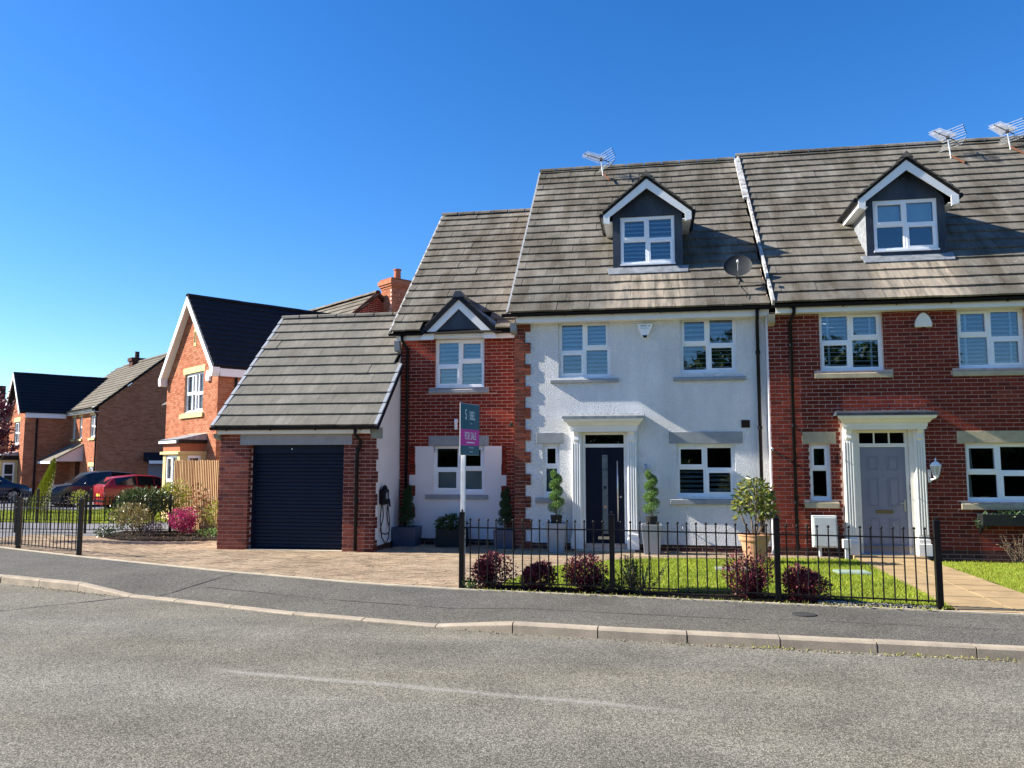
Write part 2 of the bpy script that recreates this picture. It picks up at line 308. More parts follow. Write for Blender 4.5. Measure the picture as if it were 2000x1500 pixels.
class MB:
    def __init__(s): s.v = []; s.f = []
    def add(s, vs, fs):
        n = len(s.v); s.v += [tuple(p) for p in vs]; s.f += [tuple(i + n for i in f) for f in fs]; return s
    def quad(s, *p): return s.add(p, [tuple(range(len(p)))])
    def box(s, x0, x1, y0, y1, z0, z1):
        return s.add([(x0, y0, z0), (x1, y0, z0), (x1, y1, z0), (x0, y1, z0), (x0, y0, z1), (x1, y0, z1), (x1, y1, z1), (x0, y1, z1)],
                     [(0, 3, 2, 1), (4, 5, 6, 7), (0, 1, 5, 4), (1, 2, 6, 5), (2, 3, 7, 6), (3, 0, 4, 7)])
    def prism(s, pts, y0, y1):
        """polygon pts (x,z) extruded in y"""
        n = len(pts)
        return s.add([(x, y0, z) for x, z in pts] + [(x, y1, z) for x, z in pts],
                     [tuple(range(n)), tuple(range(2 * n - 1, n - 1, -1))] + [(i, n + i, n + (i + 1) % n, (i + 1) % n) for i in range(n)])
    def prismx(s, pts, x0, x1):
        """polygon pts (y,z) extruded in x"""
        n = len(pts)
        return s.add([(x0, y, z) for y, z in pts] + [(x1, y, z) for y, z in pts],
                     [tuple(range(n)), tuple(range(2 * n - 1, n - 1, -1))] + [(i, n + i, n + (i + 1) % n, (i + 1) % n) for i in range(n)])
    def prismz(s, pts, z0, z1):
        n = len(pts)
        return s.add([(x, y, z0) for x, y in pts] + [(x, y, z1) for x, y in pts],
                     [tuple(range(n)), tuple(range(2 * n - 1, n - 1, -1))] + [(i, n + i, n + (i + 1) % n, (i + 1) % n) for i in range(n)])
    def tube(s, pts, r, n=8, cap=True, closed=False):
        pts = [Vector(p) for p in pts]; m = len(pts); rings = []
        rr = r if hasattr(r, '__len__') else [r] * m
        base = len(s.v); prev = None
        for i, p in enumerate(pts):
            if closed: d = pts[(i + 1) % m] - pts[i - 1]
            else: d = pts[min(i + 1, m - 1)] - pts[max(i - 1, 0)]
            d.normalize()
            a = Vector((0, 0, 1)) if abs(d.z) < .95 else Vector((1, 0, 0))
            if prev is not None and abs(prev.dot(d)) < .95: a = prev
            u = (a - d * a.dot(d)).normalized(); w = d.cross(u); prev = u
            for k in range(n):
                t = 2 * math.pi * k / n
                s.v.append(tuple(p + (u * math.cos(t) + w * math.sin(t)) * rr[i]))
        for i in range(m if closed else m - 1):
            j = (i + 1) % m
            for k in range(n):
                s.f.append((base + i * n + k, base + i * n + (k + 1) % n, base + j * n + (k + 1) % n, base + j * n + k))
        if cap and not closed:
            s.f.append(tuple(base + k for k in range(n - 1, -1, -1))); s.f.append(tuple(base + (m - 1) * n + k for k in range(n)))
        return s
    def lathe(s, c, prof, n=16, axis='z'):
        """prof list of (r, h) round axis through c"""
        base = len(s.v); c = Vector(c)
        for r, h in prof:
            for k in range(n):
                t = 2 * math.pi * k / n; a, b = r * math.cos(t), r * math.sin(t)
                q = (a, b, h) if axis == 'z' else ((h, a, b) if axis == 'x' else (a, h, b))
                s.v.append(tuple(c + Vector(q)))
        for i in range(len(prof) - 1):
            for k in range(n):
                s.f.append((base + i * n + k, base + i * n + (k + 1) % n, base + (i + 1) * n + (k + 1) % n, base + (i + 1) * n + k))
        s.f.append(tuple(base + k for k in range(n - 1, -1, -1)))
        s.f.append(tuple(base + (len(prof) - 1) * n + k for k in range(n)))
        return s
    def ball(s, c, r, n=10, m=6, sq=(1, 1, 1)):
        base = len(s.v)
        for i in range(m + 1):
            a = math.pi * i / m
            for k in range(n):
                t = 2 * math.pi * k / n
                s.v.append((c[0] + r * sq[0] * math.sin(a) * math.cos(t), c[1] + r * sq[1] * math.sin(a) * math.sin(t), c[2] + r * sq[2] * math.cos(a)))
        for i in range(m):
            for k in range(n):
                s.f.append((base + i * n + k, base + i * n + (k + 1) % n, base + (i + 1) * n + (k + 1) % n, base + (i + 1) * n + k))
        return s
    def leaf(s, p, d, nrm, L, W, fold=.15):
        """a folded leaf of four triangles' worth of area: base p, direction d, width W"""
        p = Vector(p); d = Vector(d).normalized(); nrm = Vector(nrm)
        side = d.cross(nrm)
        if side.length < 1e-4: side = d.cross(Vector((.3, .5, .8)))
        side.normalize(); up = side.cross(d)
        m = p + d * L * .5
        n = len(s.v)
        s.v += [tuple(p), tuple(m + side * W * .5 + up * W * fold), tuple(p + d * L), tuple(m - side * W * .5 + up * W * fold)]
        s.f += [(n, n + 1, n + 2), (n, n + 2, n + 3)]
        return s
    def mesh(s, name, mats, org=Vector((0, 0, 0)), smooth=False):
        me = bpy.data.meshes.new(name)
        me.from_pydata([(x - org.x, y - org.y, z - org.z) for x, y, z in s.v], [], s.f)
        me.materials.append(M[mats] if isinstance(mats, str) else mats)
        if smooth: me.polygons.foreach_set('use_smooth', [True] * len(me.polygons))
        me.update(); return me
    def build(s, name, mats, parent=None, smooth=False, bevel=0., loc=None, kind=None, **kw):
        org = Vector(loc) if loc is not None and parent is None else origin_of(parent)
        o = bpy.data.objects.new(name, s.mesh(name, mats, org, smooth)); col.objects.link(o)
        if parent is not None: o.parent = parent
        elif loc is not None: o.location = loc
        if bevel:
            b = o.modifiers.new('bevel', 'BEVEL'); b.width = bevel; b.segments = 2; b.limit_method = 'ANGLE'
        if kind: o['kind'] = kind
        for k, v in kw.items(): o[k] = v
        return o

def inst(mesh, name, parent, mtx=None, loc=None):
    o = bpy.data.objects.new(name, mesh); col.objects.link(o); o.parent = parent
    org = origin_of(parent)
    if mtx is not None:
        m = mtx.copy(); m.translation = m.translation - org; o.matrix_local = m
    else: o.location = Vector(loc) - org
    return o

def copy_tree(o, parent=None):
    c = o.copy(); col.objects.link(c)
    if parent is not None: c.parent = parent
    for ch in list(o.children): copy_tree(ch, c)
    return c

CAM = Vector((0, 0, 1.75))

# ---------------------------------------------------------------- brick walls
_bm = {}
def brick_mesh(matname):
    if matname not in _bm:
        d = .007
        mb = MB().add([(-.1075, .03, -.0325), (.1075, .03, -.0325), (.1075, .03, .0325), (-.1075, .03, .0325),
                       (-.1075, -d + .003, -.0325), (.1075, -d + .003, -.0325), (.1075, -d + .003, .0325), (-.1075, -d + .003, .0325),
                       (-.1045, -d, -.0295), (.1045, -d, -.0295), (.1045, -d, .0295), (-.1045, -d, .0295)],
                      [(8, 9, 10, 11), (4, 5, 9, 8), (5, 6, 10, 9), (6, 7, 11, 10), (7, 4, 8, 11), (0, 1, 5, 4), (1, 2, 6, 5), (2, 3, 7, 6), (3, 0, 4, 7)])
        _bm[matname] = mb.mesh('brick', matname)
    return _bm[matname]

def cells(u0, u1, z0, z1, holes):
    us = sorted({u0, u1} | {min(max(h[i], u0), u1) for h in holes for i in (0, 1)})
    zs = sorted({z0, z1} | {min(max(h[i], z0), z1) for h in holes for i in (2, 3)})
    for a, b in zip(us, us[1:]):
        for c, d in zip(zs, zs[1:]):
            cu, cz = (a + b) / 2, (c + d) / 2
            if b - a < 1e-5 or d - c < 1e-5: continue
            if any(h[0] < cu < h[1] and h[2] < cz < h[3] for h in holes): continue
            yield a, b, c, d

def clip_poly(poly, halfs):
    for (a, b, c) in halfs:                       # keep a*u+b*z<=c
        out = []
        for i in range(len(poly)):
            p, q = poly[i - 1], poly[i]
            dp, dq = a * p[0] + b * p[1] - c, a * q[0] + b * q[1] - c
            if (dp <= 0) != (dq <= 0):
                t = dp / (dp - dq); out.append((p[0] + t * (q[0] - p[0]), p[1] + t * (q[1] - p[1])))
            if dq <= 0: out.append(q)
        poly = out
        if len(poly) < 3: return []
    return poly

def brick_wall(root, u0, u1, z0, z1, at, bmat, mmat, holes=(), cuts=(), axis='y', halfs=(), n_ind=300, reveal=.1, phase=0., backing=True, proud=0., ind_ok=None):
    """brickwork on the face y=at looking to -y (axis y, u=x) or the face x=at looking to +x (axis x, u=y). holes: openings through the wall; cuts: places the bricks stay away from"""
    sgn = -1 if axis == 'y' else 1
    def P(u, n, z): return (u, at - n, z) if axis == 'y' else (at + n, u, z)
    if backing:
        mb = MB()
        for a, b, c, d in cells(u0, u1, z0, z1, holes):
            pl = clip_poly([(a, c), (b, c), (b, d), (a, d)], halfs)
            if len(pl) > 2: mb.quad(*[P(u, proud, z) for u, z in pl])
        for (a, b, c, d) in holes:
            mb.quad(P(a, proud, c), P(a, -reveal, c), P(a, -reveal, d), P(a, proud, d)); mb.quad(P(b, proud, c), P(b, -reveal, c), P(b, -reveal, d), P(b, proud, d))
            mb.quad(P(a, proud, c), P(b, proud, c), P(b, -reveal, c), P(a, -reveal, c)); mb.quad(P(a, proud, d), P(b, proud, d), P(b, -reveal, d), P(a, -reveal, d))
        mb.build('wall', mmat, root)
    full, st = [], MB()
    allh = list(holes) + list(cuts)
    z = z0; row = 0
    while z < z1 - .01:
        za, zb = z + .005, min(z + .07, z1)
        u = u0 - .225 * ((row % 2) * .5 + phase)
        while u < u1:
            a, b = max(u + .005, u0), min(u + .22, u1)
            if b - a > .03:
                for (p, q, c, d) in cells(a, b, za, zb, [h for h in allh if h[0] < b and h[1] > a and h[2] < zb and h[3] > za]):
                    if q - p < .025 or d - c < .015: continue
                    pl = clip_poly([(p, c), (q, c), (q, d), (p, d)], halfs)
                    if len(pl) < 3: continue
                    jit = R.uniform(-.002, .002)
                    if q - p > .21 and d - c > .06 and len(pl) == 4 and abs(pl[0][1] - pl[1][1]) < 1e-6 and all(abs(t[0] - s_[0]) < 1e-6 for t, s_ in zip(sorted(pl), sorted([(p, c), (q, c), (q, d), (p, d)]))):
                        full.append(((p + q) / 2, (c + d) / 2, jit, pl))
                    else: slab(st, pl, P, proud, jit)
            u += .225
        z += .075; row += 1
    if n_ind:
        rl = root.matrix_basis
        def dist(f):
            w = rl @ Vector(P(f[0], 0, f[1])) if root.name not in ORG else Vector(P(f[0], 0, f[1]))
            return (w - CAM).length + (100 if ind_ok and not ind_ok(f[0], f[1]) else 0)
        full.sort(key=dist)
    me = brick_mesh(bmat)
    for f in full[:n_ind]:
        m = Matrix.Translation(P(f[0], proud + f[2], f[1]))
        if axis == 'x': m = m @ Matrix.Rotation(rad(90), 4, 'Z')
        m = m @ Matrix.Rotation(R.uniform(-.006, .006), 4, 'Y')
        inst(me, 'brick', root, m)
    for f in full[n_ind:]: slab(st, f[3], P, proud, f[2])
    if st.v: st.build('brickwork', bmat, root, kind='stuff')
    return min(n_ind, len(full))

def slab(mb, pl, P, proud, jit):
    n = len(pl); d = .007 + proud + jit
    mb.add([P(u, d, z) for u, z in pl] + [P(u, proud - .004, z) for u, z in pl], [tuple(range(n))] + [(i, (i + 1) % n, n + (i + 1) % n, n + i) for i in range(n)])

# ---------------------------------------------------------------- tiled roofs
_tm = {}
def tile_mesh(matname, w=.326, L=.40):
    k = (matname, w)
    if k not in _tm:
        a, b, t = .046, .006, .038
        mb = MB().add([(0, 0, a - t), (w, 0, a - t), (w, L, b - t), (0, L, b - t), (0, 0, a), (w, 0, a), (w, L, b), (0, L, b)],
                      [(4, 5, 6, 7), (0, 1, 5, 4), (1, 2, 6, 5), (3, 0, 4, 7)])
        _tm[k] = mb.mesh('roof_tile', matname)
    return _tm[k]

def tiled_roof(root, O, U, V, width, length, matname, skip=None, n_ind=300, gauge=.345, w=.33, halfs=(), mess=1.):
    O, U, V = Vector(O), Vector(U).normalized(), Vector(V).normalized(); W = U.cross(V).normalized()
    fr = Matrix((U, V, W)).transposed().to_4x4()
    rows = int(length / gauge) + 1; full = []; st = MB()
    for j in range(rows):
        v = j * gauge; L = min(.40, length - v)
        if L < .06: continue
        off = -w * .5 if j % 2 else 0
        i = 0
        while off + i * w < width - .01:
            a, b = max(0, off + i * w), min(width, off + (i + 1) * w); i += 1
            if b - a < .03: continue
            if skip and skip((a + b) / 2, v + .17): continue
            h = R.uniform(0, .006) * mess; sh = R.uniform(-.006, .006) * mess
            if R.random() < .04 * mess: h += .008; sh -= .015
            pl = clip_poly([(a + .002, v + sh), (b - .002, v + sh), (b - .002, v + L), (a + .002, v + L)], halfs) if halfs else None
            if halfs and len(pl) < 3: continue
            clipped = halfs and len(pl) != 4 or (halfs and abs((pl[1][0] - pl[0][0])) + abs(pl[2][0] - pl[3][0]) < 2 * (b - a) - .02)
            if not clipped and b - a > w - .01 and L > .39: full.append((a + .002, v + sh, h))
            else:
                q = pl or [(a + .002, v + sh), (b - .002, v + sh), (b - .002, v + L), (a + .002, v + L)]
                def ht(vv): return .050 - .11 * (vv - v) + h
                top = [O + U * x + V * y + W * ht(y) for x, y in q]; bot = [O + U * x + V * y + W * (ht(y) - .043) for x, y in q]; n = len(q)
                st.add(top + bot, [tuple(range(n))] + [(k, (k + 1) % n, n + (k + 1) % n, n + k) for k in range(n)])
    me = tile_mesh(matname, w - .004)
    if n_ind:
        rl = root.matrix_basis
        def dist(f):
            p = O + U * f[0] + V * f[1]
            return ((p if root.name in ORG else rl @ p) - CAM).length
        full.sort(key=dist)
    for f in full[:n_ind]:
        m = Matrix.Translation(O + U * f[0] + V * f[1] + W * f[2]) @ fr @ Matrix.Rotation(R.uniform(-.008, .008) * mess, 4, 'Z') @ Matrix.Rotation(R.uniform(-.006, .006) * mess, 4, 'Y')
        inst(me, 'roof_tile', root, m)
    for f in full[n_ind:]:
        T = [(0, 0, .007), (w - .004, 0, .007), (w - .004, .40, -.037), (0, .40, -.037), (0, 0, .050), (w - .004, 0, .050), (w - .004, .40, .006), (0, .40, .006)]
        st.add([O + U * (f[0] + x) + V * (f[1] + y) + W * (f[2] + z) for x, y, z in T], [(4, 5, 6, 7), (0, 1, 5, 4), (1, 2, 6, 5), (3, 0, 4, 7)])
    if st.v: st.build('roof_tiles', matname, root, kind='stuff')

_rt = {}
def ridge_tiles(root, a, b, matname, r=.10, step=.45):
    a, b = Vector(a), Vector(b); d = (b - a); n = max(1, round(d.length / step)); d.normalize()
    side = d.cross(Vector((0, 0, 1))).normalized()
    if matname not in _rt:
        mb = MB(); prof = [math.pi * k / 6 for k in range(7)]
        vs = [(x, r * math.cos(t) * 1.15, r * math.sin(t) - .03) for x in (0, .44) for t in prof] + [(x, (r - .02) * math.cos(t) * 1.15, (r - .02) * math.sin(t) - .03) for x in (0, .44) for t in prof]
        fs = []
        for k in range(6):
            fs += [(k, k + 1, 8 + k, 7 + k), (14 + k, 15 + k, k + 1, k), (21 + k, 22 + k, 8 + k, 7 + k)]
        _rt[matname] = mb.add(vs, fs).mesh('ridge_tile', matname)
    for i in range(n):
        p = a + d * (i * (b - a).length / n)
        m = Matrix((d, -side, Vector((0, 0, 1)))).transposed().to_4x4(); m.translation = p + Vector((0, 0, R.uniform(-.004, .006)))
        inst(_rt[matname], 'ridge_tile', root, m)

# ---------------------------------------------------------------- windows
_slat = {}
def slats(root_win, x0, x1, z0, z1, y, mode):
    """shutter slats behind a pane"""
    if mode is None: return
    w = round(x1 - x0, 3)
    if mode == 'roller':
        MB().box(x0, x1, y, y + .012, z0, z1).build('roller_blind', 'blind_pale', root_win); return
    if mode == 'curtain':
        MB().prism([(x0, z0), (x0 + .10, z0), (x0 + .08, z1), (x0, z1)], y + .05, y + .09).build('curtain', 'blind_pale', root_win); return
    tilt = {'closed': 52, 'half': 31, 'open': 9, 'narrow': 32}[mode]; pitch = .08 if mode != 'narrow' else .07
    k = (w, mode)
    if k not in _slat:
        a = rad(tilt); c, s_ = math.cos(a), math.sin(a); h = .036 if mode != 'narrow' else .028; t = .006 if mode != 'narrow' else .004
        pts = [(-h * c - t * s_, -h * s_ + t * c), (h * c - t * s_, h * s_ + t * c), (h * c + t * s_, h * s_ - t * c), (-h * c + t * s_, -h * s_ - t * c)]
        _slat[k] = MB().prismx([(yy, zz) for yy, zz in pts], -w / 2, w / 2).mesh('slat', 'slat' if mode != 'half' else 'slat')
    n = max(1, int((z1 - z0) / pitch))
    for i in range(n):
        inst(_slat[k], 'slat', root_win, loc=((x0 + x1) / 2, y + .03, z0 + (i + .5) * (z1 - z0) / n))

def window(house, x0, x1, z0, z1, y, modes, split=.5, tr=(.5, .5), opener=0, frame='upvc', glass='glass', sill=True, depth=.07, tape=False):
    """two light casement: modes for the panes (top left, top right, bottom left, bottom right); opener: half whose top light is a sash (0 left, 1 right)"""
    F = .055; f = MB(); yb = y + depth
    f.box(x0, x0 + F, y, yb, z0, z1); f.box(x1 - F, x1, y, yb, z0, z1)
    f.box(x0 + F, x1 - F, y, yb, z1 - F, z1); f.box(x0 + F, x1 - F, y, yb, z0, z0 + F + .01)
    if sill: f.box(x0 - .01, x1 + .01, y - .05, y - .001, z0 - .012, z0 + .018)
    halves = [(x0 + F, x1 - F)]
    if split:
        xm = x0 + (x1 - x0) * split
        f.box(xm - .03, xm + .03, y - .001, yb - .002, z0 + F, z1 - F)
        halves = [(x0 + F, xm - .03), (xm + .03, x1 - F)]
    panes = []
    for i, (a, b) in enumerate(halves):
        zt = z0 + (z1 - z0) * tr[i]
        f.box(a, b, y - .002, yb - .003, zt - .028, zt + .028)
        za, zb = zt + .028, z1 - F; zc, zd = z0 + F + .01, zt - .028
        for top, (p, q) in ((1, (za, zb)), (0, (zc, zd))):
            sash = (top == 1 and i == opener) or (top == 0 and i != opener)
            s_ = .035 if sash else .012; yo = y - .012 if sash else y + .012
            f.box(a - .012 * sash, a + s_, yo, yb - .02, p - .012 * sash, q + .012 * sash); f.box(b - s_, b + .012 * sash, yo, yb - .02, p - .012 * sash, q + .012 * sash)
            f.box(a + s_, b - s_, yo, yb - .02, q - s_, q + .012 * sash); f.box(a + s_, b - s_, yo, yb - .02, p - .012 * sash, p + s_)
            panes.append((a + s_, b - s_, p + s_, q - s_, modes[(0 if top else 2) + i]))
    w = f.build('window', frame, house)
    for (a, b, c, d, mode) in panes:
        MB().box(a - .005, b + .005, y + .032, y + .042, c - .005, d + .005).build('pane', glass, w)
        slats(w, a + .004, b - .004, c, d, y + .085, mode)
        if tape and mode:
            tp = a + (b - a) * (.25 if a < (x0 + x1) / 2 else .75)
            MB().box(tp - .018, tp + .018, y + .062, y + .066, c, d).build('blind_tape', 'slat', w)
    return w

def lintel(house, x0, x1, z0, z1, y, m, proud=.02): return MB().box(x0, x1, y - proud, y + .05, z0, z1).build('lintel', m, house, bevel=.006)
def sill(house, x0, x1, z0, z1, y, m, proud=.055):
    return MB().prismx([(y + .05, z0), (y - proud, z0), (y - proud, z1 - .03), (y + .05, z1)], x0, x1).build('window_sill', m, house, bevel=.005)

def gutter(house, a, b, r=.055):
    a, b = Vector(a), Vector(b); d = (b - a).normalized(); s_ = d.cross(Vector((0, 0, 1))).normalized(); mb = MB()
    pr = [math.pi * k / 6 for k in range(7)]; n = len(mb.v); pts = []
    for p in (a, b):
        for rr in (r, r - .008):
            for t in pr: pts.append(p + s_ * rr * math.cos(t) - Vector((0, 0, 1)) * rr * math.sin(t))
    fs = []
    for k in range(6):
        fs += [(k, k + 1, 14 + k + 1, 14 + k), (7 + k, 21 + k, 21 + k + 1, 8 + k), (k, 7 + k, 8 + k, k + 1), (14 + k, 15 + k, 22 + k, 21 + k)]
    mb.add(pts, fs)
    k = .35
    while k < (b - a).length - .1:
        p = a + d * k; mb.tube([p + s_ * (r + .006) * math.cos(t) - Vector((0, 0, 1)) * (r + .006) * math.sin(t) for t in pr], .012, 5); k += .95
    return mb.build('gutter', 'black_plastic', house)

def downpipe(house, pts, r=.034, collars=()):
    p = MB().tube(pts, r, 10).build('downpipe', 'black_plastic', house, smooth=True)
    for c in collars: MB().tube([Vector(c) - Vector((0, 0, .03)), Vector(c) + Vector((0, 0, .03))], r + .012, 10).build('pipe_clip', 'black_plastic', p)
    return p

def shell(house, x0, x1, y0, y1, z1, apex=None, m='mortar_red', skip=()):
    """the unseen side and back walls that close a house"""
    ym = (y0 + y1) / 2 if apex is None else apex[0]
    for k, x in enumerate((x0, x1)):
        if k in skip: continue
        pts = [(y0, -.1), (y1, -.1), (y1, z1), (ym, apex[1]), (y0, z1)] if apex else [(y0, -.1), (y1, -.1), (y1, z1), (y0, z1)]
        MB().quad(*[(x, yy, zz) for yy, zz in pts]).build('side_wall', m, house)
    MB().quad((x0, y1, -.1), (x1, y1, -.1), (x1, y1, z1), (x0, y1, z1)).build('back_wall', m, house)
    MB().quad((x0, y0 + 1.6, -.1), (x1, y0 + 1.6, -.1), (x1, y0 + 1.6, z1 + .6), (x0, y0 + 1.6, z1 + .6)).build('dark_inner_plane', 'deck', house)  # near-black plane added behind the windows to keep the rooms dark
    MB().quad((x0, y0 + .12, 2.75), (x1, y0 + .12, 2.75), (x1, y1, 2.75), (x0, y1, 2.75)).build('upper_floor', 'deck', house)  # this and the loft floor: unseen, added to block stray light inside
    MB().quad((x0, y0 + .12, z1 - .1), (x1, y0 + .12, z1 - .1), (x1, y1, z1 - .1), (x0, y1, z1 - .1)).build('loft_floor', 'deck', house)

# ---------------------------------------------------------------- ground, road, pavement
KP = [(-60, 31.), (-40, 22.6), (-24, 15.9), (-16, 12.75), (-12, 11.25), (-9.36, 10.41), (-8.52, 10.16), (-7.73, 9.94), (-6.73, 9.61), (-5.94, 9.39), (-4.08, 8.82), (-2.29, 8.44), (-1.43, 8.30), (-.55, 8.20), (.32, 8.13), (1.18, 8.07), (2.03, 8.02), (2.86, 7.97), (5, 7.86), (12, 7.6), (40, 7.2)]
BP = [(-60, 35.), (-40, 26.2), (-24, 19.2), (-16, 15.55), (-12.46, 13.83), (-9.98, 12.77), (-6.51, 11.45), (-3.72, 10.57), (-2.46, 10.33), (-.47, 10.12), (1.44, 9.92), (3.2, 9.74), (3.96, 9.67), (12, 9.25), (40, 8.8)]
def ip(P, x):
    for (a, b), (c, d) in zip(P, P[1:]):
        if a <= x <= c: return b + (d - b) * (x - a) / (c - a)
    return P[0][1] if x < P[0][0] else P[-1][1]
kerb_y = lambda x: ip(KP, x)
back_y = lambda x: ip(BP, x)
def kerb_h(x): return ip([(-60, .1), (-7.73, .1), (-6.73, .018), (-2.29, .018), (-1.43, .1), (40, .1)], x)
def sm(t): t = min(1, max(0, t)); return t * t * (3 - 2 * t)
def gz(x, y):
    b = back_y(x); t = (y - b) / max(.5, 15. - b) if b < 14.4 else 1.
    return .1 * (1 - min(1, max(0, t))) - .16 * sm((-x - 12) / 5) * sm((y - 17.5) / 7)

def grid_sheet(name, xs, ylo, yhi, ny, zf, m, kind='structure', parent=None):
    mb = MB(); n = ny + 1
    for x in xs:
        a, b = ylo(x), yhi(x)
        for j in range(n):
            y = a + (b - a) * j / ny; mb.v.append((x, y, zf(x, y)))
    for i in range(len(xs) - 1):
        for j in range(ny): mb.f.append((i * n + j, (i + 1) * n + j, (i + 1) * n + j + 1, i * n + j + 1))
    return mb.build(name, m, parent, kind=kind, smooth=True)

XS = sorted(set([-60, -50, -40, -32, -24, -20, -16, -14] + [x * .5 for x in range(-26, 15)] + [-7.73, -6.73, -2.29, -1.43, 8, 9, 12, 20, 40]))
g = MB(); G = 400.
GX = [-G, -60, -40, -30] + [x for x in range(-26, -9, 2)] + [-8, -4, 0, 4, 8, 12, 20, 40, G]; GY = [-G, -60, -20, 0, 8, 14, 17] + [18 + 2 * k for k in range(14)] + [60, G]
for x in GX:
    for y in GY: g.v.append((x, y, (-.30 if y < 8 else gz(x, y) - .12)))
nY = len(GY)
for i in range(len(GX) - 1):
    for j in range(nY - 1): g.f.append((i * nY + j, (i + 1) * nY + j, (i + 1) * nY + j + 1, i * nY + j + 1))
g.build('ground', 'ground', kind='structure')
grid_sheet('road', XS, lambda x: -9.0, lambda x: kerb_y(x) + .06, 8, lambda x, y: 0., 'road')
pav = grid_sheet('pavement', XS, lambda x: kerb_y(x) + .10, lambda x: back_y(x), 5,
           lambda x, y: kerb_h(x) + (.1 - kerb_h(x)) * sm((y - kerb_y(x)) / (back_y(x) - kerb_y(x))) - .003, 'pavement')

kerb = thing('kerb', 'row of pale concrete kerb stones dropped for the driveway', 'kerb'); del kerb['label']; del kerb['category']; kerb['kind'] = 'structure'
joints = [-24] + [-24 + .915 * k for k in range(1, 16)] + [-9.36, -8.52, -7.73, -6.73, -5.94, -5.03, -4.08, -3.18, -2.29, -1.43, -.55, .32, 1.18, 2.03, 2.86] + [2.86 + .9 * k for k in range(1, 9)]
for a, b in zip(joints, joints[1:]):
    a2, b2 = a + .006, b - .006
    ya, yb, ha, hb = kerb_y(a2), kerb_y(b2), kerb_h(a2), kerb_h(b2)
    j = R.uniform(-.004, .004); mb = MB(); vs = []
    for x, y, h in ((a2, ya, ha), (b2, yb, hb)):
        y += j; h = h + j * .6
        ch = min(.018, h * .5)
        vs += [(x, y, -.06), (x, y + .008, h - ch), (x, y + .026, h), (x, y + .13, h + .002), (x, y + .13, -.06)]
    mb.add(vs, [(0, 5, 6, 1), (1, 6, 7, 2), (2, 7, 8, 3), (3, 8, 9, 4), (0, 1, 2, 3, 4), (9, 8, 7, 6, 5)])
    mb.build('kerb_stone', 'kerb', kerb)

edging = MB()
for a, b in zip(XS, XS[1:]):
    if a < -24 or b > 13: continue
    ya, yb = back_y(a), back_y(b)
    edging.add([(a, ya - .002, .02), (a, ya + .045, .02), (a, ya + .045, .112), (a, ya - .002, .112), (b, yb - .002, .02), (b, yb + .045, .02), (b, yb + .045, .112), (b, yb - .002, .112)], [(0, 4, 7, 3), (3, 7, 6, 2), (2, 6, 5, 1)])
edging.build('edging_strip', 'edging', kind='structure')

def strip(name, pts, w, z, m, parent, wob=0.):
    mb = MB(); P = []
    for i, (x, y) in enumerate(pts):
        d = Vector((pts[min(i + 1, len(pts) - 1)][0] - pts[max(i - 1, 0)][0], pts[min(i + 1, len(pts) - 1)][1] - pts[max(i - 1, 0)][1], 0)).normalized()
        nrm = Vector((-d.y, d.x, 0)); k = w / 2 * (1 + R.uniform(-wob, wob)); zz = z(x, y) if callable(z) else z
        P += [(x + nrm.x * k, y + nrm.y * k, zz), (x - nrm.x * k, y - nrm.y * k, zz)]
    n = len(pts); mb.add(P, [(2 * i, 2 * i + 1, 2 * i + 3, 2 * i + 2) for i in range(n - 1)])
    return mb.build(name, m, parent)
road = bpy.data.objects['road']
def seg(a, b, n, wob=.02): return [(a[0] + (b[0] - a[0]) * t / n + R.uniform(-wob, wob), a[1] + (b[1] - a[1]) * t / n + R.uniform(-wob, wob)) for t in range(n + 1)]
strip('tar_seam', seg((-8.6, 7.25), (-6.72, 9.6), 14), .022, .004, 'seam', road, .5)
def pavz(x, y): return kerb_h(x) + (.1 - kerb_h(x)) * sm((y - kerb_y(x)) / (back_y(x) - kerb_y(x))) + .002
strip('tar_seam', seg((-6.34, 9.6), (-6.14, 11.2), 12, .01), .02, pavz, 'seam', pav, .4)
for a, b, t in ((-6, 1, .45), (1.3, 6, .5)):
    strip('tar_seam', [(a + (b - a) * k / 24, kerb_y(a + (b - a) * k / 24) + (back_y(a + (b - a) * k / 24) - kerb_y(a + (b - a) * k / 24)) * t + R.uniform(-.008, .008)) for k in range(25)], .011, pavz, 'seam', pav, .5)

# driveway blocks
def inpoly(x, y, P):
    c = False
    for i in range(len(P)):
        (a, b), (d, e) = P[i - 1], P[i]
        if (b > y) != (e > y) and x < (d - a) * (y - b) / (e - b) + a: c = not c
    return c
BED = [(-12.95, 17.25), (-12.3, 16.7), (-11.7, 16.42), (-10.6, 16.42), (-9.5, 16.75), (-8.6, 16.95), (-8.6, 19.4), (-10.7, 18.9), (-13.2, 18.6)]
DRIVE = [(-12.3, 13.85), (-9.98, 12.85), (-6.5, 11.53), (-3.72, 10.65), (-2.5, 10.42), (-2.2, 10.9), (-2.06, 11.28), (-1.8, 12.6), (-1.5, 13.6), (-1.05, 14.25), (-.4, 14.80), (.5, 15.22), (3.3, 15.55), (3.3, 16.4), (-2.5, 16.4), (-2.5, 17.), (-5.3, 17.), (-5.3, 16.), (-8.8, 16.), (-8.8, 17.1), (-9.5, 16.8), (-10.6, 16.47), (-11.7, 16.47), (-12.9, 17.3), (-14.8, 17.4), (-15.2, 15.25)]
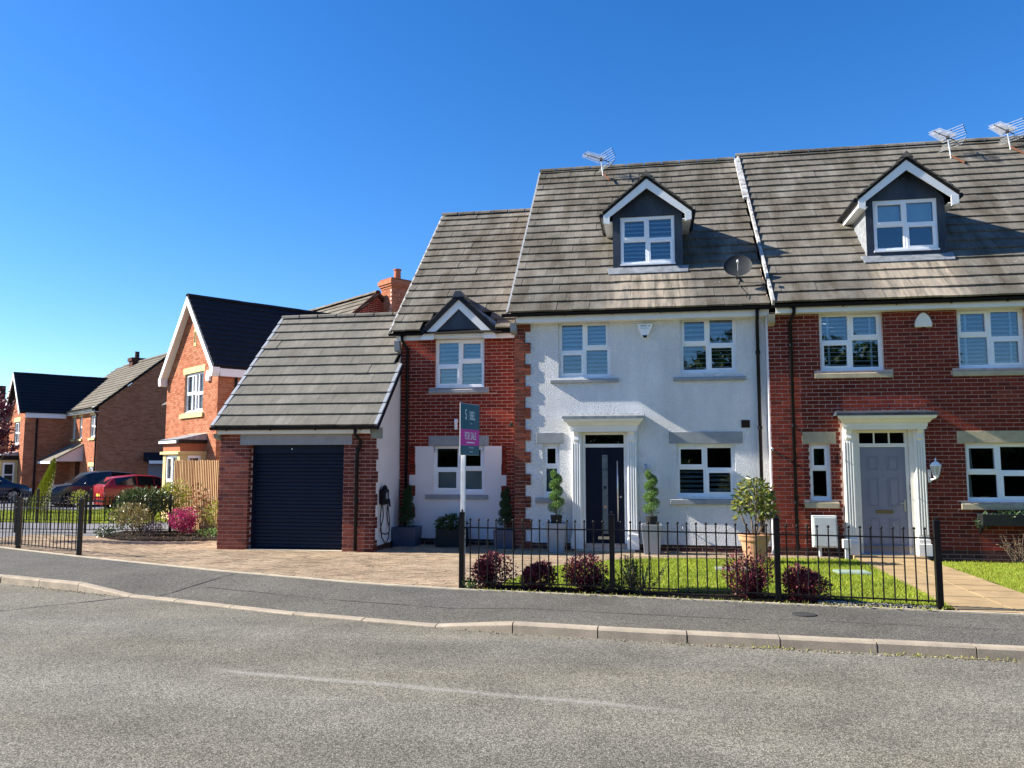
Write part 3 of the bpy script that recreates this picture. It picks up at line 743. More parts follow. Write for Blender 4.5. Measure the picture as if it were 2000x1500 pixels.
def poly_sheet(name, P, dz, m, parent=None, kind='structure', step=.5):
    mb = MB(); xs0, xs1 = min(p[0] for p in P), max(p[0] for p in P); ys0, ys1 = min(p[1] for p in P), max(p[1] for p in P)
    x = xs0
    while x < xs1:
        y = ys0
        while y < ys1:
            q = [(x, y), (x + step, y), (x + step, y + step), (x, y + step)]
            # clip cell to polygon by subdividing near borders
            ins = [inpoly(a, b, P) for a, b in q]
            if all(ins): mb.quad(*[(a, b, gz(a, b) + dz) for a, b in q])
            elif any(ins):
                k = 6; s_ = step / k
                for i in range(k):
                    for j in range(k):
                        a, b = x + i * s_, y + j * s_
                        if inpoly(a + s_ / 2, b + s_ / 2, P): mb.quad(*[(c, d, gz(c, d) + dz) for c, d in ((a, b), (a + s_, b), (a + s_, b + s_), (a, b + s_))])
            y += step
        x += step
    return mb.build(name, m, parent, kind=kind)
drive = poly_sheet('driveway', DRIVE, -.008, 'block_bed')
pb = MB(); y = 10.3; row = 0
while y < 17.4:
    x = -15.3 + (row % 2) * .1
    while x < 3.4:
        cx, cy = x + .1, y + .05
        if inpoly(cx, cy, DRIVE):
            h = R.uniform(-.0025, .0025) + .004; g0 = .0025
            a, b, c, d = x + g0, x + .2 - g0, y + g0, y + .1 - g0
            tx, ty = R.uniform(-.002, .002), R.uniform(-.002, .002)
            zz = [gz(p, q) + h for p, q in ((a, c), (b, c), (b, d), (a, d))]; zz = [zz[0] - tx - ty, zz[1] + tx - ty, zz[2] + tx + ty, zz[3] - tx + ty]
            pb.add([(a, c, zz[0]), (b, c, zz[1]), (b, d, zz[2]), (a, d, zz[3]), (a, c, zz[0] - .012), (b, c, zz[1] - .012), (b, d, zz[2] - .012), (a, d, zz[3] - .012)],
                   [(0, 1, 2, 3), (0, 4, 5, 1), (1, 5, 6, 2), (2, 6, 7, 3), (3, 7, 4, 0)])
        x += .2
    y += .1; row += 1
pb.build('paving_blocks', 'block', drive, kind='stuff')

# slab path to the right hand house
path = poly_sheet('garden_path', [(3.34, 9.78), (4.62, 9.72), (4.86, 15.65), (3.66, 15.65)], -.012, 'block_bed')
r = 0; y = 9.76
while y < 15.5:
    for k in (0, 1):
        x = 3.36 + (y - 9.8) * .052 + k * .62; e = .009
        z = [gz(p, q) + .012 + R.uniform(-.002, .002) for p, q in ((x, y), (x + .62, y), (x + .62, y + .6), (x, y + .6))]
        sh = .6 * .052
        vs = [(x + e, y + e, z[0]), (x + .62 - e, y + e, z[1]), (x + .62 - e + sh, y + .6 - e, z[2]), (x + e + sh, y + .6 - e, z[3])]
        MB().add(vs + [(a, b, c - .03) for a, b, c in vs], [(0, 1, 2, 3), (0, 4, 5, 1), (1, 5, 6, 2), (2, 6, 7, 3), (3, 7, 4, 0)]).build('slab', 'slab', path)
    y += .6

# lawns
def lawn(name, P, n, h=(.025, .05), dz=.0, w=.011, mid=None):
    base = poly_sheet(name, P, .004 + dz, 'lawn_base')
    mb = MB(); x0, x1 = min(p[0] for p in P), max(p[0] for p in P); y0, y1 = min(p[1] for p in P), max(p[1] for p in P); k = 0
    while k < n:
        x, y = R.uniform(x0, x1), R.uniform(y0, y1)
        if not inpoly(x, y, P): continue
        k += 1; a = R.uniform(0, 2 * math.pi); H = R.uniform(*h); z = gz(x, y) + dz; dx, dy = w / 2 * math.cos(a), w / 2 * math.sin(a)
        lx, ly = R.uniform(-.6, .6) * H, R.uniform(-.6, .6) * H
        mb.add([(x - dx, y - dy, z), (x + dx, y + dy, z), (x + lx, y + ly, z + H)], [(0, 1, 2)])
    mb.build('grass', 'grass', base, kind='stuff')
LAWN1 = [(-2.0, 10.75), (2.0, 10.55), (2.6, 10.1), (3.36, 10.0), (3.5, 12.2), (3.64, 14.55), (3.62, 15.5), (2.3, 15.5), (1.3, 15.1), (.15, 15.1), (-.4, 14.78), (-1.05, 14.2), (-1.5, 13.55), (-1.8, 12.6), (-2.03, 11.3)]
LAWN2 = [(4.62, 9.75), (11, 9.35), (11, 15.45), (4.88, 15.45), (4.86, 14.8)]
lawn('lawn', LAWN1, 46000); lawn('lawn', LAWN2, 26000)
LAWN3 = [(-24., 22.2), (-14.0, 22.5), (-14.6, 26.5), (-17.8, 28.2), (-21.5, 29.5), (-27, 27.5)]
lawn('lawn', LAWN3, 26000, (.03, .07), w=.03)
poly_sheet('flower_bed', [(-2.44, 10.36), (2.3, 9.92), (3.18, 9.80), (3.2, 10.15), (2.6, 10.25), (2.0, 10.7), (-2.05, 10.9)], .006, 'soil', step=.3)
poly_sheet('flower_bed', BED, .02, 'soil', step=.4)
poly_sheet('footpath', [(-24, 17.9), (-11.5, 18.2), (-13.4, 20.8), (-14.2, 22.45), (-24, 22.2)], .002, 'path_tarmac')
poly_sheet('footpath', [(-24.5, 17.85), (-24, 19.4), (-16, 15.65), (-15.2, 15.3), (-14.8, 17.45), (-12.9, 17.4), (-11.6, 18.15)], .0, 'path_tarmac')
poly_sheet('neighbour_drive', [(-33, 25), (-27.2, 27.6), (-21.6, 29.6), (-17.8, 28.3), (-14.5, 26.6), (-14, 33), (-20, 40), (-34, 40)], .002, 'path_tarmac')

def pebbles(name, P, n, s=(.012, .03), m='stone_white'):
    mb = MB(); x0, x1 = min(p[0] for p in P), max(p[0] for p in P); y0, y1 = min(p[1] for p in P), max(p[1] for p in P); k = 0
    while k < n:
        x, y = R.uniform(x0, x1), R.uniform(y0, y1)
        if not inpoly(x, y, P): continue
        k += 1; mb.ball((x, y, gz(x, y) + .012), R.uniform(*s), 5, 3, (1, R.uniform(.6, 1), .6))
    return tag(mb.build(name, m), kind='stuff')
pebbles('pebbles', [(1.9, 9.98), (3.16, 9.84), (3.16, 10.05), (2.5, 10.2), (1.95, 10.3)], 330, (.008, .022))
mb = MB()
for k in range(700):
    x = R.uniform(-9, 4) if k % 3 else R.uniform(.3, 4)
    if -6.7 < x < -2.2: continue
    mb.ball((x, kerb_y(x) - R.uniform(0, .10) ** 1. + .0, .004), R.uniform(.004, .014), 5, 3, (1, .8, .6))
tag(mb.build('kerb_debris', mat('debris', None, None, rnd=[(.16, .12, .08), (.30, .25, .18), (.10, .10, .04), (.4, .36, .3)], rough=1.)), kind='stuff')

# ================================================================ the white rendered house
WY = 16.2
S43 = 43.4
cs, sn = math.cos(rad(S43)), math.sin(rad(S43)); TS = math.tan(rad(S43))
white = thing('rendered_house', 'white rendered house with a navy front door, brick quoins and one dormer', 'house', (-.2, WY, 0))
wins = [(-1.83, -.77, 3.47, 4.64), (.62, 1.72, 3.52, 4.66), (-2.17, -1.82, 1.08, 2.12), (.50, 1.63, 1.07, 2.10)]
DOOR = (-1.36, -.47, 0., 2.33)
mb = MB(); wh = [w for w in wins] + [(-1.42, -.41, -.1, 2.40)]
for a, b, c, d in cells(-2.52, 2.26, .14, 4.72, wh): mb.quad((a, WY, c), (b, WY, c), (b, WY, d), (a, WY, d))
for a, b, c, d in wh:
    for p, q in (((a, c), (a, d)), ((b, c), (b, d)), ((a, c), (b, c)), ((a, d), (b, d))):
        mb.quad((p[0], WY, p[1]), (q[0], WY, q[1]), (q[0], WY + .16, q[1]), (p[0], WY + .16, p[1]))
mb.quad((-2.52, WY, .14), (2.26, WY, .14), (2.26, WY + .05, .14), (-2.52, WY + .05, .14))
mb.build('rendered_wall', 'render_white', white)
brick_wall(white, -2.52, 2.26, -.06, .135, WY, 'plinth', 'mortar_red', n_ind=40, cuts=[(-1.6, -.25, -.1, .2)], proud=-.02)
# brick quoins with teeth, proud of the render
MB().box(-2.74, -2.53, WY - .016, WY + .2, -.06, 4.66).build('wall', 'mortar_red', white)
z = -.06; row = 0
while z < 4.64:
    wide = (row // 3) % 2 == 0
    x1 = -2.41 if wide else -2.52
    if wide: MB().box(-2.53, x1 - .004, WY - .014, WY + .03, z, z + .075).build('quoin_back', 'mortar_red', white) if row % 3 == 0 else None
    segs = [(-2.74, -2.53), (-2.52, x1)] if (wide and row % 2 == 0) else ([(-2.74, -2.635), (-2.625, x1)] if wide else ([(-2.74, -2.53)] if row % 2 else [(-2.74, -2.64), (-2.63, -2.525)]))
    for a, b in segs:
        if b - a < .02: continue
        j = R.uniform(-.003, .003)
        MB().add([(a, WY - .026 + j, z + .005), (b, WY - .026 + j, z + .005), (b, WY - .026 - j, z + .07), (a, WY - .026 - j, z + .07),
                  (a, WY + .01, z + .005), (b, WY + .01, z + .005), (b, WY + .01, z + .07), (a, WY + .01, z + .07)],
                 [(0, 1, 2, 3), (0, 4, 5, 1), (1, 5, 6, 2), (2, 6, 7, 3), (3, 7, 4, 0)]).build('brick', 'brick_quoin', white)
    z += .075; row += 1
shell(white, -2.73, 2.28, WY + .008, 25.6, 5.0, (20.95, 9.4), 'mortar_red')
MB().quad((-2.74, WY + .06, 4.7), (2.28, WY + .06, 4.7), (2.28, WY, 4.7), (-2.74, WY, 4.7)).build('soffit_board', 'white_paint', white)
window(white, *wins[0], WY + .09, ['closed', 'closed', 'half', 'half'], tr=(.46, .52), opener=1)
window(white, *wins[1], WY + .09, ['half', 'half', 'open', 'open'], tr=(.52, .50), opener=0)
window(white, *wins[2], WY + .09, [None, None, 'roller', None], split=None, tr=(.56, .5), opener=0, glass='glass_dark')
window(white, *wins[3], WY + .09, [None, None, 'half', 'half'], tr=(.56, .52), opener=0, glass='glass_dark')
sill(white, -2.00, -.61, 3.36, 3.455, WY, 'grey_stone'); sill(white, .47, 1.87, 3.36, 3.455, WY, 'grey_stone')
sill(white, -2.31, -1.73, .93, 1.05, WY, 'grey_stone'); sill(white, .37, 1.80, .93, 1.05, WY, 'grey_stone')
lintel(white, -2.29, -1.74, 2.13, 2.35, WY, 'grey_stone'); lintel(white, .37, 1.78, 2.12, 2.35, WY, 'grey_stone')
# roof
EY, EZ, RY, RZ = 15.83, 4.775, 20.95, 4.775 + (20.95 - 15.83) * TS
V = (0, cs, sn); LEN = (RY - EY) / cs
def dskip(cx, hw, fy):
    def f(u, v, x0=-2.80):
        x, yy = x0 + u, EY + v * cs; z = EZ + v * sn
        return abs(x - cx) < hw - .12 and yy > fy + .15 and z < 7.5 - (abs(x - cx) * .9)
    return f
dk = MB().add([(-2.78, EY + .03, EZ - .06), (2.34, EY + .03, EZ - .06), (2.34, RY, RZ - .06), (-2.78, RY, RZ - .06), (2.34, 25.9, 4.8), (-2.78, 25.9, 4.8)], [(0, 1, 2, 3), (3, 2, 4, 5)])
dk.build('roof_deck', 'deck', white)
tiled_roof(white, (-2.82, EY, EZ), (1, 0, 0), V, 5.145, LEN, 'tile', skip=dskip(.01, .73, 16.95))
ridge_tiles(white, (-2.84, RY, RZ + .02), (2.3, RY, RZ + .02), 'tile')
def slope_strip(root, x0, x1, ey, ez, L, w0, w1, m, name, c=cs, s_=sn):
    pts = []
    mb = MB()
    for x in (x0, x1):
        for v in (0, L):
            for w in (w0, w1): pts.append((x, ey + v * c - w * s_, ez + v * s_ + w * c))
    mb.add(pts, [(0, 1, 3, 2), (4, 6, 7, 5), (0, 4, 5, 1), (2, 3, 7, 6), (1, 5, 7, 3), (0, 2, 6, 4)])
    return mb.build(name, m, root)
slope_strip(white, -2.86, -2.815, EY + .02, EZ, LEN - .05, -.03, .03, 'grey_stone', 'verge_strip')
# fascia, gutter, downpipe
MB().box(-2.68, 2.12, WY - .225, WY - .20, 4.60, 4.80).build('fascia_board', 'white_paint', white)
MB().box(-2.68, 2.12, WY - .199, WY - .002, 4.60, 4.615).build('soffit_board', 'white_paint', white)
MB().box(2.125, 2.32, WY - .225, WY + .0, 4.60, 4.80).build('fascia_end', 'white_paint', white)
MB().prismx([(WY - .20, 4.44), (WY - .02, 4.38), (WY, 4.60), (WY - .225, 4.60)], -2.80, -2.68).build('eaves_corbel', 'grey_stone', white)
gutter(white, (-2.96, WY - .29, 4.77), (2.34, WY - .29, 4.77), .062)
downpipe(white, [(2.09, WY - .29, 4.73), (2.09, WY - .29, 4.60), (2.11, WY - .06, 4.46), (2.11, WY - .06, .12)], collars=[(2.11, WY - .06, 3.9), (2.11, WY - .06, 2.42), (2.11, WY - .06, 1.1)])
# white strip beside the step in the terrace
MB().box(2.265, 2.29, WY - .2, WY + .1, -.05, 4.60).build('party_edge', 'render_smooth', white)

def entrance(house, cx, y, w, zt, door_z, m, canopy_m, fl_panes, hw=.66):
    """pilasters, entablature, lead roof, frame and fanlight round a door leaf of half width w"""
    for s_ in (-1, 1):
        c = cx + s_ * (hw - .105); p = MB()
        p.box(c - .095, c + .095, y - .07, y, .32, zt)
        for k in range(4): p.box(c - .083 + k * .046, c - .055 + k * .046, y - .088, y - .068, .42, zt - .22)
        p.box(c - .105, c + .105, y - .10, y, .26, .34); p.box(c - .12, c + .12, y - .125, y, .04, .26)
        p.box(c - .112, c + .112, y - .112, y, .205, .262)
        p.build('pilaster', m, house, bevel=.008)
        k = MB().prismx([(y - .07, zt - .20), (y - .11, zt - .16), (y - .10, zt - .08), (y - .16, zt), (y - .06, zt), (y - .06, zt - .2)], c - .05, c + .05)
        k.build('corbel', m, house, bevel=.006)
    # stepped cornice
    pr = [(0, zt), (-.17, zt), (-.17, zt + .05), (-.19, zt + .05), (-.19, zt + .12), (-.23, zt + .13), (-.27, zt + .18), (-.33, zt + .20), (-.35, zt + .235), (-.35, zt + .255), (0, zt + .255)]
    n = len(pr); mb = MB(); sgn = []
    for s_ in (-1, 1):
        for d, z in pr: mb.v.append((cx + s_ * (hw - .13 + .0 - d * .75), y + d, z))
    for i in range(n): j = (i + 1) % n; mb.f.append((i, j, n + j, n + i))
    mb.f.append(tuple(range(n))); mb.f.append(tuple(range(2 * n - 1, n - 1, -1)))
    mb.build('door_canopy', m, house)
    W = hw + .15; rf = MB()
    a = zt + .258
    rf.add([(cx - W, y - .37, a), (cx + W, y - .37, a), (cx + W, y - .37, a + .045), (cx - W, y - .37, a + .045), (cx - W, y, a), (cx + W, y, a), (cx + W - .06, y, a + .11), (cx - W + .06, y, a + .11)],
           [(0, 1, 2, 3), (3, 2, 6, 7), (0, 3, 7, 4), (1, 5, 6, 2), (0, 4, 5, 1)])
    for k in range(12):
        x = cx - W + .12 + k * (2 * W - .24) / 11; rf.ball((x, y - .03, a + .10), .03, 6, 3, (1.6, 1, .5))
    rf.build('canopy_roof', canopy_m, house)
    fr = MB(); yi = y + .06; x0, x1 = cx - w - .06, cx + w + .06
    fr.box(x0, x0 + .058, yi, yi + .08, .05, zt - .005); fr.box(x1 - .058, x1, yi, yi + .08, .05, zt - .005); fr.box(x0 + .058, x1 - .058, yi, yi + .08, door_z + .005, door_z + .075)
    fr.box(x0 + .058, x1 - .058, yi, yi + .08, zt - .055, zt - .005); fr.box(x0, x1, yi - .03, yi + .09, .0, .05)
    fr.box(cx - hw + .2, x0, y - .005, y + .05, .05, zt - .002); fr.box(x1, cx + hw - .2, y - .005, y + .05, .05, zt - .002)
    fz0, fz1 = door_z + .075, zt - .055
    for k in range(1, fl_panes):
        x = x0 + .058 + k * (x1 - x0 - .116) / fl_panes; fr.box(x - .011, x + .011, yi + .01, yi + .06, fz0, fz1)
    df = fr.build('door_frame', m, house)
    MB().box(x0 + .05, x1 - .05, yi + .04, yi + .05, fz0 - .005, fz1 + .005).build('fanlight', 'glass_dark', df)
    MB().box(x0 + .05, x1 - .05, yi + .30, yi + .31, fz0 - .2, fz1 + .2).build('fanlight_backing', 'deck', df)  # near-black sheet set close behind the fanlight glass
    MB().box(cx - hw + .02, cx + hw - .02, y - .02, y + .06, zt - .002, zt + .06).build('door_head', m, house)
    return yi

yi = entrance(white, -.915, WY, .385, 2.36, 2.045, 'white_paint', 'lead', 1)
dl = MB().box(-1.30, -.53, yi + .02, yi + .07, .055, 2.045)
for k in range(12): dl.box(-1.285 + k * .0628, -1.285 + k * .0628 + .003, yi + .016, yi + .022, .08, 2.02)
door = dl.build('front_door', 'navy_door', white)
MB().box(-.985, -.835, yi + .008, yi + .02, .30, 1.93).build('door_glass_frame', 'navy_door', door)
MB().box(-.965, -.855, yi + .003, yi + .009, .33, 1.90).build('glass_panel', 'obscure', door)
for k, z in enumerate((1.22, .83)): MB().box(-.935, -.885, yi - .001, yi + .003, z, z + .06).build('glass_motif', 'print_black' if k == 0 else 'terracotta', door)
MB().tube([(-.66, yi - .045, .58), (-.66, yi - .045, 1.78)], .014, 8).build('door_handle', 'steel', door, smooth=True)
MB().tube([(-.60, yi - .002, 1.06), (-.60, yi + .025, 1.06)], .022, 10).build('door_lock', 'steel', door)
MB().box(-1.06, -.79, yi - .001, yi + .02, .22, .275).build('letterbox', 'steel', door)
MB().box(-1.5, -.33, WY - .18, WY + .1, -.04, .045).build('door_step', 'edging', white, bevel=.008)

def text_mesh(s, name, m, parent, mtx, size, sx=1., ext=.002):
    cu = bpy.data.curves.new(name, 'FONT'); cu.body = s; cu.size = size; cu.align_x = 'CENTER'; cu.align_y = 'CENTER'; cu.extrude = ext
    o = bpy.data.objects.new(name, cu); col.objects.link(o)
    dg = bpy.context.evaluated_depsgraph_get(); dg.update()
    me = bpy.data.meshes.new_from_object(o.evaluated_get(dg)); bpy.data.objects.remove(o)
    me.transform(Matrix.Diagonal((sx, 1, 1, 1))); me.materials.clear(); me.materials.append(M[m])
    q = bpy.data.objects.new(name, me); col.objects.link(q); q.parent = parent
    mm = mtx.copy(); mm.translation = mm.translation - origin_of(parent); q.matrix_local = mm
    return q
FRONT = Matrix.Rotation(rad(90), 4, 'X')
text_mesh('10', 'door_number', 'print_black', door, Matrix.Translation((-.91, yi + .0, 1.60)) @ FRONT, .10)

# dormers
def dormer(house, cx, fy, hw, z0, ze, za, ov, roof_y, tiles='tile', wz=(5.95, 7.0), ww=.57, modes=('half',) * 4, cheek='lead', front='lead_dark', tr=(.52, .52)):
    """front at y=fy, half width hw, from z0 to eaves ze, apex za; roof_y(z): where the main slope is"""
    wn_ = (cx - ww, cx + ww, wz[0], wz[1]); mb = MB()
    sl_ = (za - ze) / (hw + .0)
    halfs = [(1, hw / (za - ze + .12), (cx + hw) + hw / (za - ze + .12) * ze), (-1, hw / (za - ze + .12), -(cx - hw) + hw / (za - ze + .12) * ze)]
    for a, b, c, d in cells(cx - hw, cx + hw, z0, za + .1, [wn_]):
        pl = clip_poly([(a, c), (b, c), (b, d), (a, d)], halfs)
        if len(pl) > 2: mb.quad(*[(x, fy, z) for x, z in pl])
    for p, q in (((wn_[0], wn_[2]), (wn_[0], wn_[3])), ((wn_[1], wn_[2]), (wn_[1], wn_[3])), ((wn_[0], wn_[2]), (wn_[1], wn_[2])), ((wn_[0], wn_[3]), (wn_[1], wn_[3]))):
        mb.quad((p[0], fy, p[1]), (q[0], fy, q[1]), (q[0], fy + .1, q[1]), (p[0], fy + .1, p[1]))
    mb.build('dormer_front', front, house)
    for s_ in (-1, 1):
        x = cx + s_ * hw
        MB().prismx([(fy + .001, z0), (fy + .001, ze), (roof_y(ze) + .1, ze), (roof_y(z0) + .05, z0)], x - .03 * (s_ > 0) - .001, x + .03 * (s_ < 0) + .001).build('dormer_cheek', cheek, house)
        MB().prismx([(fy - .10, z0 - .12), (fy + .02, z0 + .01), (roof_y(ze), ze - .05), (roof_y(ze), ze - .18)], x + (0.002 if s_ > 0 else -.12), x + (.12 if s_ > 0 else -.002)).build('lead_flashing', 'lead', house)
    # apron flashing of lead under the window, following the slope
    zz = z0 + .02; yy = roof_y(zz)
    MB().add([(cx - hw - .12, yy - .02, zz + .06), (cx + hw + .12, yy - .02, zz + .06), (cx + hw + .09, yy - .19, zz - .19 * TS + .072), (cx - hw - .09, yy - .19, zz - .19 * TS + .072), (cx - hw - .12, yy, zz - .02), (cx + hw + .12, yy, zz - .02), (cx + hw + .09, yy - .19, zz - .19 * TS + .058), (cx - hw - .09, yy - .19, zz - .19 * TS + .058)],
             [(0, 1, 2, 3), (3, 2, 6, 7), (0, 3, 7, 4), (1, 5, 6, 2)]).build('lead_apron', 'lead', house)
    window(house, *wn_, fy + .02, list(modes), tr=tr, opener=0, tape=False)
    # roof of two slabs with overhang
    zr = za + .10; th = .07; yo = fy - ov; s_l = (zr - (ze + .02)) / (hw + .20)
    for s_ in (-1, 1):
        xe = cx + s_ * (hw + .20); zel = ze + .02
        y0r, y1r = roof_y(zr), roof_y(zel)
        mb = MB(); t = th
        mb.add([(cx, yo, zr), (xe, yo, zel), (xe, y1r + .1, zel), (cx, y0r + .1, zr), (cx, yo, zr - t), (xe, yo, zel - t), (xe, y1r + .1, zel - t), (cx, y0r + .1, zr - t)],
               [(0, 1, 2, 3), (4, 7, 6, 5), (0, 4, 5, 1), (1, 5, 6, 2), (0, 3, 7, 4)])
        mb.build('dormer_roof', 'deck', house)
        U = Vector((0, 1, 0)); Vv = Vector((cx - xe, 0, zr - zel)); L = Vv.length
        if s_ > 0: O = Vector((xe, y1r + .3, zel)); O.y = yo - .03; tiled_dormer(house, O, U, Vv, roof_y, L, yo, tiles, s_)
        else: tiled_dormer(house, Vector((xe, yo - .03, zel)), U, Vv, roof_y, L, yo, tiles, s_)
        # bargeboard
        dx, dz = cx - xe, zr - zel; ln = math.hypot(dx, dz); nx, nz = (dz / ln * s_, -dx / ln * s_) if False else (0, 0)
        b = .17
        MB().prism([(cx, zr - .06), (cx, zr - .06 - b * 1.25), (xe - s_ * .06, zel - .06 - b * .62), (xe - s_ * .015, zel - .045)], yo + .012, yo + .04).build('bargeboard', 'white_paint', house)
        MB().prism([(xe - s_ * .015, zel - .05), (xe - s_ * .15, zel - .05), (xe - s_ * .15, zel - .26), (xe - s_ * .015, zel - .22)], yo + .008, yo + .05).build('bargeboard_foot', 'white_paint', house)
        MB().box(min(xe - s_ * .02, xe - s_ * .045), max(xe - s_ * .02, xe - s_ * .045), yo + .05, y1r, zel - .20, zel - .06).build('dormer_fascia', 'white_paint', house)
        MB().box(min(cx + s_ * hw, xe - s_ * .046), max(cx + s_ * hw, xe - s_ * .046), yo + .05, y1r - .02, zel - .20, zel - .19).build('dormer_soffit', 'white_paint', house)
        g = [(xe + s_ * .03, yo + .02, zel - .06), (xe + s_ * .03, y1r - .02, zel - .06)]
        MB().tube(g, .05, 8).build('dormer_gutter', 'black_plastic', house)
    MB().prism([(cx - .13, zr - .03), (cx, zr + .10), (cx + .13, zr - .03), (cx, zr - .02)], yo - .04, yo + .40).build('ridge_tile', tiles, house)
    MB().prism([(cx - .12, zr - .03), (cx, zr + .09), (cx + .12, zr - .03), (cx, zr - .02)], yo + .405, roof_y(zr) + .1).build('ridge_tile', tiles, house)
    MB().tube([(cx, fy - .02, wz[1] + .42), (cx, fy + .01, wz[1] + .42)], .055, 12).build('dormer_vent', 'lead_dark', house)
def tiled_dormer(house, O, U, Vv, roof_y, L, yo, tiles, s_):
    st = MB(); Vn = Vv.normalized(); W = Vector((Vn.z * s_, 0, -Vn.x * s_)); W = W if W.z > 0 else -W
    v = 0
    while v < L - .05:
        w = min(.20, L - v); z = O.z + Vn.z * v; ye = roof_y(z) + .05; y = O.y; k = 0
        while y < ye:
            b = min(ye, y + .24); j = R.uniform(-.004, .004)
            p = [Vector((O.x, y + .003, O.z)) + Vn * (v + j) + W * .035, Vector((O.x, b - .003, O.z)) + Vn * (v + j) + W * .035, Vector((O.x, b - .003, O.z)) + Vn * (v + w) + W * .02, Vector((O.x, y + .003, O.z)) + Vn * (v + w) + W * .02]
            st.add(p + [q - W * .03 for q in p], [(0, 1, 2, 3), (0, 4, 5, 1), (1, 5, 6, 2), (3, 7, 4, 0)])
            y = b
        v += .165
    st.build('roof_tiles', tiles, house, kind='stuff')
dormer(white, .01, 16.95, .735, 5.82, 7.03, 7.72, .25, lambda z: EY + (z - EZ) / TS, modes=('half', 'half', 'half', 'half'))

# ================================================================ the right hand brick house
RYF = 16.0
right = thing('brick_house', 'red brick terraced house with lilac grey door, right of the white house', 'house', (4.8, RYF, 0))
rw = [(3.24, 4.39, 3.49, 4.62), (5.70, 6.86, 3.49, 4.62), (2.98, 3.36, 1.03, 2.10), (5.72, 6.9, 1.03, 2.10)]
holes = rw + [(3.80, 4.78, -.1, 2.36)]
cuts = [(3.12, 4.53, 3.34, 3.50), (5.58, 7.0, 3.34, 3.50), (2.86, 3.47, 2.09, 2.33), (5.59, 7.03, 2.09, 2.33), (2.86, 3.48, .89, 1.04), (5.60, 7.03, .88, 1.04), (3.55, 5.03, -.1, 2.5), (3.24, 4.39, 4.6, 4.7), (5.70, 6.86, 4.6, 4.7)]
brick_wall(right, 2.29, 9.6, .15, 4.66, RYF, 'brick_red', 'mortar_red', holes, cuts, n_ind=300, ind_ok=lambda u, z: u < 6.9)
brick_wall(right, 2.29, 9.6, -.075, .145, RYF, 'plinth', 'mortar_red', [(3.80, 4.78, -.2, .2)], [(3.55, 5.03, -.1, 2.5)], n_ind=0, backing=True)
shell(right, 2.30, 11.6, RYF + .008, 25.4, 5.0, (20.75, 9.4), 'mortar_red')
MB().box(9.6, 11.6, RYF, RYF + .05, -.1, 4.66).build('wall', 'brick_red', right)
window(right, *rw[0], RYF + .08, ['narrow', 'narrow', 'open', 'open'], tr=(.50, .56), opener=1, tape=True)
window(right, *rw[1], RYF + .08, ['narrow', 'narrow', 'narrow', 'narrow'], tr=(.56, .50), opener=0, tape=True)
window(right, *rw[2], RYF + .08, [None, None, None, None], split=None, tr=(.56, .5), opener=0, glass='glass_dark')
window(right, *rw[3], RYF + .08, ['curtain', None, 'curtain', None], tr=(.50, .50), opener=0, glass='glass_dark')
for a, b in ((3.12, 4.53), (5.58, 7.0)): sill(right, a, b, 3.345, 3.465, RYF, 'buff_stone')
for a, b in ((2.86, 3.48), (5.60, 7.03)): sill(right, a, b, .89, 1.02, RYF, 'buff_stone')
lintel(right, 2.86, 3.47, 2.11, 2.33, RYF, 'buff_stone', .012); lintel(right, 5.59, 7.03, 2.105, 2.33, RYF, 'buff_stone', .012)
RE, RZ0 = 15.62, 4.77; RL = (20.75 - RE) / cs; RTOP = RZ0 + (20.75 - RE) * TS
MB().add([(2.36, RE + .03, RZ0 - .06), (11.6, RE + .03, RZ0 - .06), (11.6, 20.75, RTOP - .06), (2.36, 20.75, RTOP - .06), (11.6, 25.9, 4.8), (2.36, 25.9, 4.8)], [(0, 1, 2, 3), (3, 2, 4, 5)]).build('roof_deck', 'deck', right)
def rskip(u, v):
    x, yy, z = 2.38 + u, RE + v * cs, RZ0 + v * sn
    return abs(x - 5.10) < .62 and yy > 16.85 and z < 7.5 - abs(x - 5.1) * .9
tiled_roof(right, (2.38, RE, RZ0), (1, 0, 0), V, 9.2, RL, 'tile', skip=rskip)
ridge_tiles(right, (2.30, 20.75, RTOP + .03), (11.5, 20.75, RTOP + .03), 'tile')
slope_strip(right, 2.33, 2.378, RE - .02, RZ0, RL - .02, -.05, .055, 'flash_white', 'party_flashing')
slope_strip(right, 2.25, 2.329, RE + 3.3, RZ0 + 3.3 * TS - .0, RL - 4.75, -.0, .068, 'flash_white', 'party_flashing')
MB().box(2.42, 9.6, RYF - .225, RYF - .20, 4.60, 4.79).build('fascia_board', 'white_paint', right)
MB().box(2.42, 9.6, RYF - .199, RYF - .002, 4.60, 4.612).build('soffit_board', 'white_paint', right)
MB().prismx([(RYF - .15, 4.44), (RYF - .02, 4.38), (RYF, 4.60), (RYF - .17, 4.60)], 2.29, 2.41).build('eaves_corbel', 'buff_stone', right)
gutter(right, (2.33, RYF - .29, 4.75), (11.5, RYF - .29, 4.75), .062)
downpipe(right, [(2.74, RYF - .29, 4.71), (2.74, RYF - .29, 4.60), (2.70, RYF - .055, 4.44), (2.70, RYF - .055, .10)], collars=[(2.70, RYF - .055, 4.0), (2.70, RYF - .055, 2.45), (2.70, RYF - .055, 1.0)])
yi = entrance(right, 4.30, RYF, .40, 2.36, 2.03, 'cream_paint', 'lead_dark', 3, hw=.73)
dl = MB().box(3.895, 4.705, yi + .02, yi + .07, .055, 2.03); door2 = dl.build('front_door', 'lilac_door', right)
